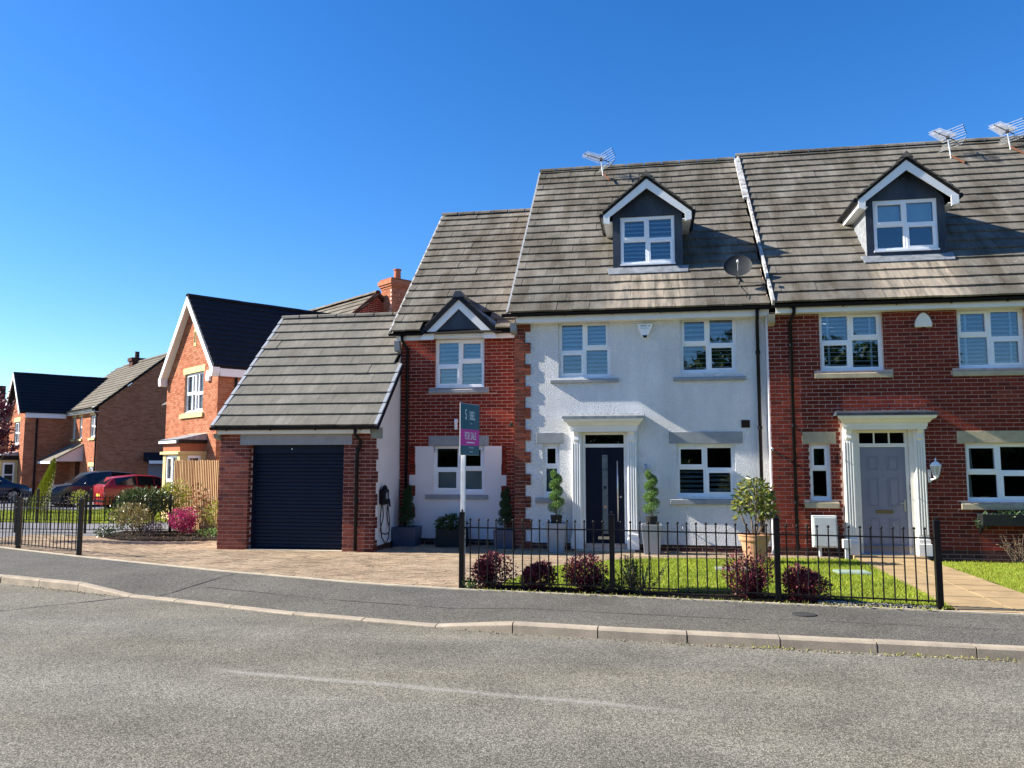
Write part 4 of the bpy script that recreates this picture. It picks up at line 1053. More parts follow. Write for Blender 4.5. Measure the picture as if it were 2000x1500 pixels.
for a, b, c, d in ((-.28, -.08, 1.60, 1.86), (.08, .28, 1.60, 1.86), (-.28, -.08, .92, 1.46), (.08, .28, .92, 1.46), (-.28, -.08, .20, .70), (.08, .28, .20, .70)):
    p = MB(); x0, x1 = 4.30 + a, 4.30 + b; f = .018
    p.box(x0, x1, yi + .010, yi + .022, c, c + f); p.box(x0, x1, yi + .010, yi + .022, d - f, d); p.box(x0, x0 + f, yi + .011, yi + .022, c + f, d - f); p.box(x1 - f, x1, yi + .011, yi + .022, c + f, d - f)
    p.box(x0 + .04, x1 - .04, yi + .012, yi + .022, c + .04, d - .04); p.build('door_panel', 'lilac_door', door2, bevel=.004)
MB().box(4.15, 4.45, yi + .005, yi + .022, .80, .86).build('letterbox', 'brass', door2)
h = MB().box(4.645, 4.68, yi + .008, yi + .022, .84, 1.06); h.tube([(4.66, yi + .01, .99), (4.66, yi - .03, .99), (4.56, yi - .03, .99)], .010, 6); h.build('door_handle', 'steel', door2)
MB().tube([(4.30, yi + .022, 1.50), (4.30, yi + .012, 1.50)], .012, 8).build('door_spyhole', 'brass', door2)
db = MB().box(4.755, 4.785, yi - .025, yi - .002, 1.24, 1.33).build('doorbell', 'print_black', right)
MB().box(4.755, 4.785, yi - .025, yi - .002, 1.10, 1.16).build('doorbell', 'print_black', right)
MB().box(3.66, 4.92, RYF - .22, RYF + .1, -.04, .04).build('door_step', 'slab', right, bevel=.008)
dormer(right, 5.10, 16.70, .745, 5.80, 7.0, 7.70, .25, lambda z: RE + (z - RZ0) / TS, modes=('roller', 'roller', None, None), ww=.60)

# ================================================================ brick wing with the gablet
NY = 16.8
wing = thing('brick_wing', 'narrow red brick house with a small lead gablet between garage and white house', 'house', (-4.1, NY, 0))
ww = [(-4.60, -3.51, 3.36, 4.42), (-4.62, -3.50, 1.10, 2.11)]
brick_wall(wing, -5.37, -2.72, 2.095, 4.50, NY, 'brick_wing', 'mortar_red', [(ww[0][0], ww[0][1], ww[0][2], 4.6), (ww[1][0], ww[1][1], 2.0, ww[1][3])], [(-4.74, -3.40, 2.0, 2.31), (-4.74, -3.40, 3.24, 3.37)], n_ind=300)
brick_wall(wing, -5.37, -5.155, .12, 2.095, NY, 'brick_wing', 'mortar_red', n_ind=30)
brick_wall(wing, -3.02, -2.72, .12, 2.095, NY, 'brick_wing', 'mortar_red', n_ind=30)
brick_wall(wing, -5.37, -2.72, -.075, .12, NY, 'plinth', 'mortar_red', n_ind=0)
mb = MB(); outl = []
def wing_edges(z):
    k = int((z - .13) / .225)
    return (-5.16 if k % 2 else -5.02, -3.02 if k % 2 else -3.13) if z < 1.70 else (-5.05, -3.12)
zz = .13
zs = [.13 + .225 * i for i in range(8)] + [2.095]
for a, b in zip(zs, zs[1:]):
    x0, x1 = wing_edges((a + b) / 2)
    for p, q, c, d in cells(x0, x1, a, b, [ww[1]]):
        mb.quad((p, NY - .014, c), (q, NY - .014, c), (q, NY - .014, d), (p, NY - .014, d))
    for x in (x0, x1): mb.quad((x, NY - .014, a), (x, NY - .014, b), (x, NY + .0, b), (x, NY + .0, a))
    for z in (a, b): mb.quad((-5.16, NY - .0138, z), (-5.02, NY - .0138, z), (-5.02, NY, z), (-5.16, NY, z))
for p, q in (((ww[1][0], 1.10), (ww[1][0], 2.11)), ((ww[1][1], 1.10), (ww[1][1], 2.11)), ((ww[1][0], 1.10), (ww[1][1], 1.10))):
    mb.quad((p[0], NY - .014, p[1]), (q[0], NY - .014, q[1]), (q[0], NY + .1, q[1]), (p[0], NY + .1, p[1]))
mb.quad((-5.16, NY - .014, 2.095), (-3.02, NY - .014, 2.095), (-3.02, NY, 2.095), (-5.16, NY, 2.095))
mb.build('rendered_wall', 'render_smooth', wing)
for i in range(8):                                  # brick teeth beside the render panel
    for x0, x1 in ((-5.155, -5.03), (-3.12, -3.03)):
        if i % 2 == 0 or i == 7:
            for r in range(3 if i < 7 else 5):
                z = .13 + i * .225 + r * .075
                if z > 2.05: continue
                MB().box(x0 + .004, x1, NY - .021, NY - .002, z + .005, z + .07).build('brick', 'brick_wing', wing)
shell(wing, -5.365, -2.735, NY + .008, 24.9, 4.75, (20.85, 8.3), 'mortar_red')
window(wing, *ww[0], NY + .05, ['half', 'half', 'half', 'half'], tr=(.46, .54), opener=1)
window(wing, *ww[1], NY + .05, [None, None, 'roller', 'roller'], tr=(.5, .5), opener=1, glass='glass_dark')
sill(wing, -4.74, -3.40, 3.245, 3.345, NY, 'grey_stone'); sill(wing, -4.79, -3.42, .965, 1.08, NY, 'grey_stone')
lintel(wing, -4.73, -3.40, 2.10, 2.31, NY, 'grey_stone')
NE, NZ0 = 16.46, 4.57; NS = math.atan2(8.5 - NZ0, 20.82 - NE); nc, ns_ = math.cos(NS), math.sin(NS); NL = (20.82 - NE) / nc
MB().add([(-5.5, NE + .03, NZ0 - .06), (-2.76, NE + .03, NZ0 - .06), (-2.76, 20.82, 8.44), (-5.5, 20.82, 8.44), (-2.76, 25.2, 4.5), (-5.5, 25.2, 4.5)], [(0, 1, 2, 3), (3, 2, 4, 5)]).build('roof_deck', 'deck', wing)
def nskip(u, v):
    x, z = -5.52 + u, NZ0 + v * ns_
    return abs(x + 4.03) < .82 and z < 5.42 - abs(x + 4.03)
tiled_roof(wing, (-5.52, NE, NZ0), (1, 0, 0), (0, nc, ns_), 2.76, NL, 'tile', skip=nskip, mess=1.2)
ridge_tiles(wing, (-5.54, 20.82, 8.52), (-2.76, 20.82, 8.52), 'tile')
slope_strip(wing, -5.56, -5.515, NE + .02, NZ0, NL - .05, -.04, .03, 'flash_white', 'verge_strip', nc, ns_)
MB().box(-5.45, -4.72, NY - .15, NY - .12, 4.40, 4.56).build('fascia_board', 'white_paint', wing)
MB().box(-3.33, -2.74, NY - .15, NY - .12, 4.40, 4.56).build('fascia_board', 'white_paint', wing)
gutter(wing, (-5.60, NY - .21, 4.55), (-4.86, NY - .21, 4.55)); gutter(wing, (-3.22, NY - .21, 4.55), (-2.76, NY - .21, 4.55))
MB().prismx([(NY - .13, 4.20), (NY - .02, 4.12), (NY, 4.40), (NY - .15, 4.40)], -5.50, -5.38).build('eaves_corbel', 'grey_stone', wing)
downpipe(wing, [(-5.30, NY - .21, 4.5), (-5.30, NY - .21, 4.40), (-5.22, NY - .05, 4.22), (-5.22, NY - .05, .02)], collars=[(-5.22, NY - .05, 3.6), (-5.22, NY - .05, 2.4)])
# gablet
gx, ga, ge, gw = -4.03, 5.36, 4.55, .80
ry = lambda z: NE + (z - NZ0) / math.tan(NS)
MB().prism([(gx - .56, 4.52), (gx + .56, 4.52), (gx, 5.10)], NY - .20, NY - .1).build('gablet_panel', 'lead_dark', wing)
MB().box(gx - .56, gx + .56, NY - .19, NY + .05, 4.43, 4.515).build('gablet_head', 'white_paint', wing)
for s_ in (-1, 1):
    xe = gx + s_ * gw
    MB().prism([(gx, ga - .10), (gx, ga - .31), (xe - s_ * .25, ge - .03), (xe - s_ * .06, ge - .02)], NY - .25, NY - .21).build('bargeboard', 'white_paint', wing)
    MB().prism([(xe - s_ * .03, ge - .02), (xe - s_ * .25, ge - .02), (xe - s_ * .25, ge - .16), (xe - s_ * (-.06), ge - .16)], NY - .249, NY - .20).build('bargeboard_foot', 'white_paint', wing)
    MB().prism([(gx, ga + .02), (gx, ga - .11), (xe, ge - .06), (xe + s_ * .05, ge + .02)], NY - .29, NY - .22).build('verge_trim', 'black_plastic', wing)
    MB().add([(gx, NY - .28, ga + .01), (xe + s_ * .05, NY - .28, ge + .02), (xe + s_ * .05, ry(ge) + .1, ge + .02), (gx, ry(ga) + .1, ga + .01), (gx, NY - .28, ga - .05), (xe, NY - .28, ge - .04), (xe, ry(ge) + .1, ge - .04), (gx, ry(ga) + .1, ga - .05)],
             [(0, 1, 2, 3), (4, 7, 6, 5), (1, 5, 6, 2), (0, 4, 5, 1)]).build('gablet_roof', 'deck', wing)
    xe2 = gx + s_ * (gw + .04)
    tiled_dormer(wing, Vector((xe2, NY - .27, ge + .02)), Vector((0, 1, 0)), Vector((gx - xe2, 0, ga - ge)), ry, math.hypot(gx - xe2, ga - ge), NY - .27, 'tile', s_)
MB().prism([(gx - .13, ga - .06), (gx - .06, ga + .07), (gx + .06, ga + .07), (gx + .13, ga - .06)], NY - .31, ry(ga) + .15).build('ridge_tile', 'lead_dark', wing)
MB().tube([(gx, NY - .215, 4.93), (gx, NY - .19, 4.93)], .04, 10).build('gablet_vent', 'lead_dark', wing)
MB().prism([(gx + .35, ga - .35), (gx + .42, ga - .32), (gx + gw + .3, ge + .0), (gx + gw + .05, ge - .0)], NY - .12, NY - .08).build('lead_valley', 'lead', wing)

# ================================================================ garage
GY = 15.15
gar = thing('garage', 'attached brick garage with a navy roller door and grey tiled roof', 'garage', (-7.0, GY, 0))
brick_wall(gar, -8.68, -8.04, .0, 2.42, GY, 'brick_garage', 'mortar_red', [], [(-8.24, -8.0, 2.10, 2.32)], n_ind=100)
brick_wall(gar, -6.01, -5.385, .0, 2.42, GY, 'brick_garage', 'mortar_red', [], [(-6.1, -5.84, 2.10, 2.32)], n_ind=100)
brick_wall(gar, -8.04, -6.01, 2.315, 2.42, GY, 'brick_garage', 'mortar_red', n_ind=0)
lintel(gar, -8.24, -5.84, 2.10, 2.315, GY, 'grey_stone', .012)
for a, s_ in ((-8.04, 1), (-6.01, -1)):              # brick jambs
    for r in range(28):
        z = r * .075
        w = .215 if r % 2 else .10
        MB().box(a - .006 if s_ > 0 else a - .003, a + .003 if s_ > 0 else a + .006, GY + .005, GY + .005 + w, z + .005, z + .07).build('brick', 'brick_garage', gar)
    MB().quad((a, GY, 0), (a, GY + .25, 0), (a, GY + .25, 2.11), (a, GY, 2.11)).build('wall', 'mortar_red', gar)
MB().quad((-8.04, GY, 2.105), (-6.01, GY, 2.105), (-6.01, GY + .25, 2.105), (-8.04, GY + .25, 2.105)).build('wall', 'mortar_red', gar)
gd = MB().box(-8.04, -7.985, GY + .17, GY + .24, 0, 2.11).box(-6.065, -6.01, GY + .17, GY + .24, 0, 2.11).box(-7.985, -6.065, GY + .15, GY + .24, 1.93, 2.11).build('garage_door', 'navy_garage', gar)
lm = None
nsl = 26
for k in range(nsl):
    h = 1.90 / nsl
    if lm is None: lm = MB().prismx([(.012, -h / 2), (0, -h / 2 + .008), (-.006, 0), (0, h / 2 - .008), (.012, h / 2)], -7.985 - -7.025, -6.065 - -7.025).mesh('door_slat', 'navy_garage')
    inst(lm, 'door_slat', gd, loc=(-7.025, GY + .205, .03 + (k + .5) * h))
MB().box(-7.985, -6.065, GY + .19, GY + .235, 0, .03).build('door_bottom_rail', 'black_plastic', gd)
MB().tube([(-7.18, GY + .14, 2.02), (-7.18, GY + .155, 2.02)], .015, 8).build('door_lock', 'steel', gd)
# white rendered flank with toothed brick corner
MB().quad((-5.385, GY + .0, .10), (-5.385, NY + .0, .10), (-5.385, NY, 2.42 + (NY - 14.93) * .9), (-5.385, GY, 2.55)).build('rendered_wall', 'render_smooth', gar)
MB().quad((-5.386, GY, -.1), (-5.386, NY + .05, -.1), (-5.386, NY + .05, .11), (-5.386, GY, .11)).build('plinth', 'plinth', gar)
for r in range(32):
    wide = (r // 3) % 2 == 0; w = .225 if wide else .11
    z = r * .075
    MB().box(-5.395, -5.372, GY + .004, GY + w, z + .005, z + .07).build('brick', 'brick_garage', gar)
MB().box(-5.42, -5.25, GY - .10, GY + .12, 2.22, 2.44).build('eaves_corbel', 'cover_grey', gar, bevel=.005)
MB().quad((-8.68, GY, -.1), (-8.68, 21, -.1), (-8.68, 21, 2.4), (-8.68, 17.93, 5.1), (-8.68, GY, 2.4)).build('side_wall', 'mortar_red', gar)
MB().quad((-8.68, 21, -.1), (-5.4, 21, -.1), (-5.4, 21, 2.4), (-8.68, 21, 2.4)).build('back_wall', 'mortar_red', gar)
GE, GZ0 = 14.90, 2.46; GS = math.atan2(5.22 - GZ0, 17.93 - GE); gc, gs = math.cos(GS), math.sin(GS); GL = (17.93 - GE) / gc
MB().add([(-8.7, GE + .03, GZ0 - .05), (-5.27, GE + .03, GZ0 - .05), (-5.27, NY - .28, GZ0 - .05 + (NY - .28 - GE) * math.tan(GS)), (-5.42, NY - .28, GZ0 - .05 + (NY - .28 - GE) * math.tan(GS)), (-5.42, 17.93, 5.16), (-8.7, 17.93, 5.16), (-5.42, 21.1, 2.4), (-8.7, 21.1, 2.4)],
         [(0, 1, 2, 3, 4, 5), (5, 4, 6, 7)]).build('roof_deck', 'deck', gar)
gk = int((NY - .30 - GE) / gc / .345); gcut = gk * .345 + .055
tiled_roof(gar, (-8.72, GE, GZ0), (1, 0, 0), (0, gc, gs), 3.43, gcut, 'tile_garage', mess=.5)
O2 = Vector((-8.72, GE, GZ0)) + Vector((0, gc, gs)) * .345 * gk
tiled_roof(gar, O2, (1, 0, 0), (0, gc, gs), 3.30, GL - .345 * gk, 'tile_garage', mess=.5)
ridge_tiles(gar, (-8.74, 17.93, 5.24), (-5.45, 17.93, 5.24), 'tile_garage', .09)
for k in range(12):                                 # dry verge units
    if k * .345 > GL - .1: continue
    v = k * .345; p = Vector((-8.76, GE + v * gc, GZ0 + v * gs)); q = p + Vector((0, gc, gs)) * .33
    up = Vector((0, -gs, gc))
    MB().add([p + up * .05, p + up * .05 + Vector((.07, 0, 0)), q + up * .03 + Vector((.07, 0, 0)), q + up * .03, p - up * .05, p - up * .05 + Vector((.07, 0, 0)), q - up * .05 + Vector((.07, 0, 0)), q - up * .05],
             [(0, 1, 2, 3), (0, 4, 5, 1), (0, 3, 7, 4), (1, 5, 6, 2), (2, 6, 7, 3)]).build('verge_unit', 'grey_metal', gar)
    if v < gcut - .2:
        off = Vector((3.46, 0, 0))
        MB().add([p + off + up * .052, p + off + up * .052 + Vector((.07, 0, 0)), q + off + up * .032 + Vector((.07, 0, 0)), q + off + up * .032, p + off - up * .05, p + off - up * .05 + Vector((.07, 0, 0)), q + off - up * .05 + Vector((.07, 0, 0)), q + off - up * .05],
                 [(0, 1, 2, 3), (0, 4, 5, 1), (0, 3, 7, 4), (1, 5, 6, 2), (2, 6, 7, 3)]).build('verge_unit', 'grey_metal', gar)
pp = [Vector((-5.235, GE - .02, GZ0 - .08)), Vector((-5.235, GE + gcut * gc, GZ0 + gcut * gs - .08))]
MB().add([pp[0], pp[0] + Vector((.03, 0, 0)), pp[1] + Vector((.03, 0, 0)), pp[1], pp[0] + Vector((0, 0, .07)), pp[0] + Vector((.03, 0, .07)), pp[1] + Vector((.03, 0, .07)), pp[1] + Vector((0, 0, .07))], [(0, 1, 5, 4), (1, 2, 6, 5), (3, 0, 4, 7), (0, 3, 2, 1), (4, 5, 6, 7)]).build('bargeboard', 'black_plastic', gar)
MB().box(-8.66, -5.42, GY - .17, GY - .14, 2.33, 2.46).build('fascia_board', 'cream_paint', gar)
MB().box(-8.66, -5.42, GY - .138, GY - .003, 2.318, 2.332).build('soffit_board', 'cream_paint', gar)
MB().prismx([(GY - .12, 2.25), (GY - .01, 2.20), (GY, 2.33), (GY - .15, 2.33)], -8.76, -8.665).build('eaves_corbel', 'cover_grey', gar)
gutter(gar, (-8.78, GY - .225, 2.45), (-5.22, GY - .225, 2.45), .058)
downpipe(gar, [(-5.70, GY - .225, 2.40), (-5.70, GY - .225, 2.30), (-5.64, GY - .055, 2.16), (-5.72, GY - .055, 1.9), (-5.72, GY - .055, .03)], collars=[(-5.70, GY - .055, 2.02), (-5.72, GY - .055, 1.0)])
MB().box(-8.04, -6.01, GY - .02, GY + .2, -.05, .012).build('door_threshold', 'edging', gar)

# ================================================================ neighbours on the left, square to each other
A38 = rad(-38.)
def lbrick(root, *a, **k): return brick_wall(root, *a, **k)

nb = thing('gable_house', 'orange brick house with a steep white edged gable and cream bay window behind wooden fence', 'house', (-13.15, 22.70, -.02), A38, local=True)
GWN = -4.46; gmid = GWN / 2; gap = 7.2
hs = [(1, (0 - gmid) / (gap - 4.85), 0 + (0 - gmid) / (gap - 4.85) * 4.85), (-1, (0 - gmid) / (gap - 4.85), -GWN + (0 - gmid) / (gap - 4.85) * 4.85)]
nwin = (-2.80, -1.18, 3.40, 4.70)
lbrick(nb, GWN, 0, 0, 7.2, 0., 'brick_orange', 'mortar_orange', [nwin], [(-2.95, -1.08, 4.66, 4.90), (-3.05, -1.05, 3.2, 3.42), (-2.10, -1.92, 5.6, 6.15), (-2.35, -.7, 0, 2.72)], halfs=hs, n_ind=300, ind_ok=lambda u, z: z > 1.7)
lbrick(nb, 0, 6.5, 0, 4.85, 0., 'brick_orange', 'mortar_orange', axis='x', n_ind=100, ind_ok=lambda u, z: u < 2 and z > 1.5)
MB().quad((GWN, 0, 0), (GWN, 6.5, 0), (GWN, 6.5, 4.9), (GWN, 0, 4.9)).build('side_wall', 'mortar_orange', nb)
MB().quad((GWN, 6.5, 0), (0, 6.5, 0), (0, 6.5, 4.9), (gmid, 6.5, 7.2), (GWN, 6.5, 4.9)).build('back_wall', 'mortar_orange', nb)
w = window(nb, *nwin, .07, [None, None, None, None], tr=(.48, .48), sill=True)
for x in (-2.26, -1.72): MB().box(x - .025, x + .025, .06, .13, 3.46, 4.64).build('glazing_bar', 'upvc', w)
MB().box(-2.7, -1.25, .35, .36, 3.45, 4.65).build('net_curtain', 'blind_pale', w)
MB().prism([(-2.93, 4.70), (-1.09, 4.70), (-1.06, 4.90), (-2.96, 4.90)], -.015, .05).build('lintel', 'cream_stone', nb)
sill(nb, -3.05, -1.05, 3.22, 3.38, 0., 'cream_stone', .07)
f = MB().box(-2.10, -1.92, -.02, .02, 5.58, 6.18); f.build('slit_surround', 'cream_stone', nb); MB().box(-2.05, -1.97, -.03, -.018, 5.70, 6.06).build('slit_vent', 'deck', nb)
MB().prism([(-.80, 4.32), (-.58, 4.32), (-.55, 4.5), (-.62, 4.66), (-.76, 4.66), (-.83, 4.5)], -.09, -.005).build('alarm_box', 'upvc', nb, bevel=.02)
# roof: dark slates, one slope each side
sa = math.atan2(gap - 4.85, -gmid); sl2 = -gmid / math.cos(sa)
ex = .17
for s_ in (-1, 1):
    xe = 0 + ex if s_ > 0 else GWN - ex; ze = 4.85 - ex * math.tan(sa); L = (abs(gmid) + ex) / math.cos(sa)
    if s_ > 0: tiled_roof(nb, (xe, -.24, ze + .06), (0, 1, 0), (-math.cos(sa), 0, math.sin(sa)), 7.0, L, 'slate', n_ind=300, gauge=.26, w=.30, mess=.4)
    MB().add([(xe, -.22, ze), (xe, 6.6, ze), (gmid, 6.6, gap + .02), (gmid, -.22, gap + .02), (xe, -.22, ze + .04), (xe, 6.6, ze + .04), (gmid, 6.6, gap + .06), (gmid, -.22, gap + .06)], [(0, 1, 2, 3), (4, 7, 6, 5), (0, 3, 7, 4), (0, 4, 5, 1)]).build('roof_slope', 'slate', nb)
    MB().prism([(gmid, gap + .06), (gmid, gap - .22), (xe - s_ * .10, ze - .14), (xe, ze - .0)], -.26, -.225).build('bargeboard', 'white_paint', nb)
    MB().prism([(xe + s_ * .005, ze + .02), (xe - s_ * .22, ze + .02), (xe - s_ * .22, ze - .26), (xe - s_ * .06, ze - .26), (xe + s_ * .005, ze - .12)], -.265, -.03).build('bargeboard_foot', 'white_paint', nb)
    MB().prism([(gmid, gap + .0), (gmid, gap - .02), (xe - s_ * .2, ze + .0), (xe - s_ * .2, ze + .02)], -.22, -.002).build('soffit_board', 'white_paint', nb)
ridge_tiles(nb, (gmid, -.26, gap + .08), (gmid, 6.6, gap + .08), 'slate')
MB().box(.14, .17, -.02, 6.5, 4.42, 4.66).build('fascia_board', 'white_paint', nb)
MB().box(.002, .138, -.02, 6.5, 4.44, 4.46).build('soffit_board', 'white_paint', nb)
MB().tube([(.06, .55, 4.6), (.06, .55, .1)], .04, 8).build('downpipe', 'black_plastic', nb)
# bay window
bx0, bx1, by = -2.24, -.78, -.80
b = MB()
for (p0, p1) in (((bx0, by), (bx1, by)),):
    for a, c, d, e in cells(bx0, bx1, 0, 2.36, [(-2.02, -.98, .62, 1.98)]): b.quad((a, by, d), (c, by, d), (c, by, e), (a, by, e))
for a, c, d, e in cells(by, 0, 0, 2.36, [(-.56, -.16, .62, 1.98)]): b.quad((bx1, a, d), (bx1, c, d), (bx1, c, e), (bx1, a, e))
b.quad((bx0, by, 0), (bx0, 0, 0), (bx0, 0, 2.36), (bx0, by, 2.36))
for x in (-2.02, -.98): b.quad((x, by, .62), (x, by + .1, .62), (x, by + .1, 1.98), (x, by, 1.98))
bay = b.build('bay_window', 'cream_stone', nb)
MB().box(bx0 - .08, bx1 + .06, by - .08, -.002, 2.02, 2.10).build('bay_moulding', 'cream_stone', bay)
MB().box(bx0 - .005, bx1 + .005, by - .005, -.001, 2.12, 2.36).build('brick_band', 'brick_orange', bay)
MB().box(bx0 - .10, bx1 + .10, by - .10, -.001, 2.37, 2.47).build('bay_gutter', 'black_plastic', bay)
MB().box(bx0 - .11, bx1 - .02, by - .125, by - .102, 2.36, 2.44).build('bay_fascia', 'white_paint', bay)
MB().add([(bx0 - .12, by - .11, 2.475), (bx1 + .12, by - .11, 2.475), (bx1 + .05, -.002, 2.68), (bx0 - .05, -.002, 2.68), (bx0 - .12, -.002, 2.47), (bx1 + .12, -.002, 2.47)], [(0, 1, 2, 3), (0, 3, 4), (1, 5, 2)]).build('bay_roof', 'lead', bay)
window(nb, -2.02, -.98, .62, 1.98, by + .04, [None] * 4, tr=(.42, .42), glass='glass_dark')
f = MB().box(bx1 - .04, bx1 + .012, -.56, -.50, .62, 1.98).box(bx1 - .04, bx1 + .012, -.22, -.16, .62, 1.98).box(bx1 - .04, bx1 + .012, -.50, -.22, 1.90, 1.98).box(bx1 - .04, bx1 + .012, -.50, -.22, .62, .70)
sw = f.build('side_window', 'upvc', nb); MB().box(bx1 - .03, bx1 - .02, -.51, -.21, .69, 1.91).build('pane', 'glass', sw); MB().box(bx1 - .09, bx1 - .08, -.51, -.21, .69, 1.91).build('roller_blind', 'wood', sw)
fh = thing('cross_gabled_house', 'distant orange brick house with a dark cross gable and boarded porch on the far left', 'house', (-28.18, 37.16, -.22), A38, local=True)
fw = [(-1.45, -.50, 3.28, 4.45), (-3.55, -3.0, 3.28, 4.45), (-4.95, -4.4, 3.28, 4.45), (-1.40, -.45, .7, 1.75)]
brick_wall(fh, -5.42, 0, 0, 4.85, 0., 'brick_orange', 'mortar_orange', fw, n_ind=0, reveal=.1)
hs = [(1, (6.9 - 3.45) / 2.95, 6.9 + (6.9 - 3.45) / 2.95 * 4.85), (-1, 3.45 / 2.95, 0 + 3.45 / 2.95 * 4.85)]
brick_wall(fh, 0, 6.9, 0, 7.8, 0., 'brick_orange', 'mortar_orange', axis='x', halfs=hs, n_ind=0)
for i, q in enumerate(fw):
    w = window(fh, *q, .06, [None] * 4, split=.5 if i in (0, 3) else None, tr=(.5, .5), glass='glass_dark')
    lintel(fh, q[0] - .1, q[1] + .1, q[3], q[3] + .22, 0., 'cream_stone'); sill(fh, q[0] - .12, q[1] + .12, q[2] - .15, q[2] - .02, 0., 'cream_stone', .08)
MB().quad((-9.4, 6.9, 0), (0, 6.9, 0), (0, 6.9, 4.85), (-9.4, 6.9, 4.85)).quad((-9.42, -2.28, 0), (-9.42, 6.9, 0), (-9.42, 6.9, 4.85), (-9.42, -2.28, 4.85)).build('back_wall', 'mortar_orange', fh)
fa = math.atan2(2.95, 3.45)
tiled_roof(fh, (-9.4, -.32, 4.85 - .3 * math.tan(fa) + .12), (1, 0, 0), (0, math.cos(fa), math.sin(fa)), 9.46, 3.77 / math.cos(fa), 'tile_far', n_ind=0, gauge=.32, mess=.5)
MB().add([(-9.4, -.30, 4.62), (.05, -.30, 4.62), (.05, 3.45, 7.86), (-9.4, 3.45, 7.86), (.05, 7.2, 4.62), (-9.4, 7.2, 4.62)], [(0, 1, 2, 3), (3, 2, 4, 5)]).build('roof_deck', 'deck', fh)
MB().prismx([(-.34, 4.60), (3.45, 7.84), (3.45, 7.95), (-.34, 4.72)], .0, .07).build('verge_strip', 'deck', fh)
MB().box(-5.4, .06, -.26, -.23, 4.58, 4.84).build('fascia_board', 'white_paint', fh)
MB().box(-5.4, .06, -.228, -.002, 4.58, 4.60).build('soffit_board', 'white_paint', fh)
gutter(fh, (-5.3, -.33, 4.82), (.08, -.33, 4.82), .06)
MB().tube([(-.12, -.3, 4.75), (-.12, -.06, 4.45), (-.12, -.06, 0)], .045, 8).build('downpipe', 'black_plastic', fh)
# front wing with gable
hw_, wm, wap = 2.0, -7.42, 6.95
hs = [(1, hw_ / (wap - 4.85), (wm + hw_) + hw_ / (wap - 4.85) * 4.85), (-1, hw_ / (wap - 4.85), -(wm - hw_) + hw_ / (wap - 4.85) * 4.85)]
gwin = (-8.0, -6.6, 3.0, 4.25)
brick_wall(fh, wm - hw_, wm + hw_, 0, 6.95, -2.28, 'brick_orange', 'mortar_orange', [gwin], halfs=hs, n_ind=0)
window(fh, *gwin, -2.22, [None] * 4); sill(fh, -8.2, -6.4, 2.85, 2.98, -2.28, 'white_paint', .1); lintel(fh, -8.1, -6.5, 4.25, 4.5, -2.28, 'cream_stone')
brick_wall(fh, -2.28, 0, 0, 4.85, wm + hw_, 'brick_orange', 'mortar_orange', axis='x', n_ind=0)
wa = math.atan2(wap - 4.85, hw_)
for s_ in (-1, 1):
    xe = wm + s_ * (hw_ + .2); ze = 4.85 - .2 * math.tan(wa)
    if s_ > 0: tiled_roof(fh, (xe, -2.6, ze + .08), (0, 1, 0), (-math.cos(wa), 0, math.sin(wa)), 6.0, 2.2 / math.cos(wa), 'slate', n_ind=0, gauge=.26, w=.30, mess=.4)
    MB().add([(xe, -2.58, ze), (xe, 3.4, ze), (wm, 3.4, wap + .02), (wm, -2.58, wap + .02)], [(0, 1, 2, 3)]).build('roof_slope', 'slate', fh)
    MB().prism([(wm, wap + .10), (wm, wap - .16), (xe - s_ * .12, ze - .1), (xe, ze + .06)], -2.62, -2.58).build('bargeboard', 'white_paint', fh)
MB().box(wm + hw_ + .16, wm + hw_ + .19, -2.3, -.3, 4.42, 4.68).build('fascia_board', 'white_paint', fh)
MB().tube([(wm + hw_ + .07, -1.7, 4.5), (wm + hw_ + .07, -1.7, 0)], .05, 8).build('downpipe', 'black_plastic', fh)
ridge_tiles(fh, (wm, -2.6, wap + .08), (wm, 2.6, wap + .08), 'slate'); ridge_tiles(fh, (-8, 3.45, 7.96), (.05, 3.45, 7.96), 'tile_far')
# bay, porch, chimney, side door
b = MB().box(-9.1, -6.55, -3.15, -2.29, 0, 2.1).build('bay_window', 'cream_stone', fh)
MB().box(-9.2, -6.45, -3.25, -2.29, 2.1, 2.32).build('bay_gutter', 'black_plastic', b)
MB().box(-9.22, -6.5, -3.28, -3.252, 2.12, 2.34).build('bay_fascia', 'white_paint', b)
MB().prismx([(-3.26, 2.34), (-2.29, 2.34), (-2.29, 2.58)], -9.15, -6.5).build('bay_roof', 'lead', b)
for x in (-8.9, -7.9): MB().box(x, x + .85, -3.18, -3.152, .65, 1.95).build('bay_light', 'upvc', b); MB().box(x + .1, x + .75, -3.19, -3.181, .75, 1.85).build('pane', 'car_glass', b)
MB().box(-6.549, -6.52, -3.0, -2.45, .65, 1.95).build('bay_light', 'upvc', b); MB().box(-6.519, -6.51, -2.92, -2.53, .75, 1.25).box(-6.519, -6.51, -2.92, -2.53, 1.32, 1.85).build('pane', 'car_glass', b)
p = MB().prismx([(-1.45, 2.02), (-.005, 2.02), (-.005, 2.88), (-.20, 2.86)], -2.60, -2.56).build('porch_cladding', 'cladding', fh)
MB().prismx([(-1.55, 1.98), (-1.55, 2.05), (-.005, 2.98), (-.005, 2.90)], -5.40, -2.52).build('porch_roof', 'tile_far', fh)
MB().box(-5.35, -2.55, -1.58, -1.55, 1.90, 2.03).build('porch_fascia', 'white_paint', fh)
MB().tube([(-2.7, -1.35, 0), (-2.7, -1.35, 1.95)], .05, 8).build('porch_post', 'white_paint', fh)
MB().box(-4.0, -3.1, -.03, .02, .05, 2.0).build('front_door', 'car_glass', fh)
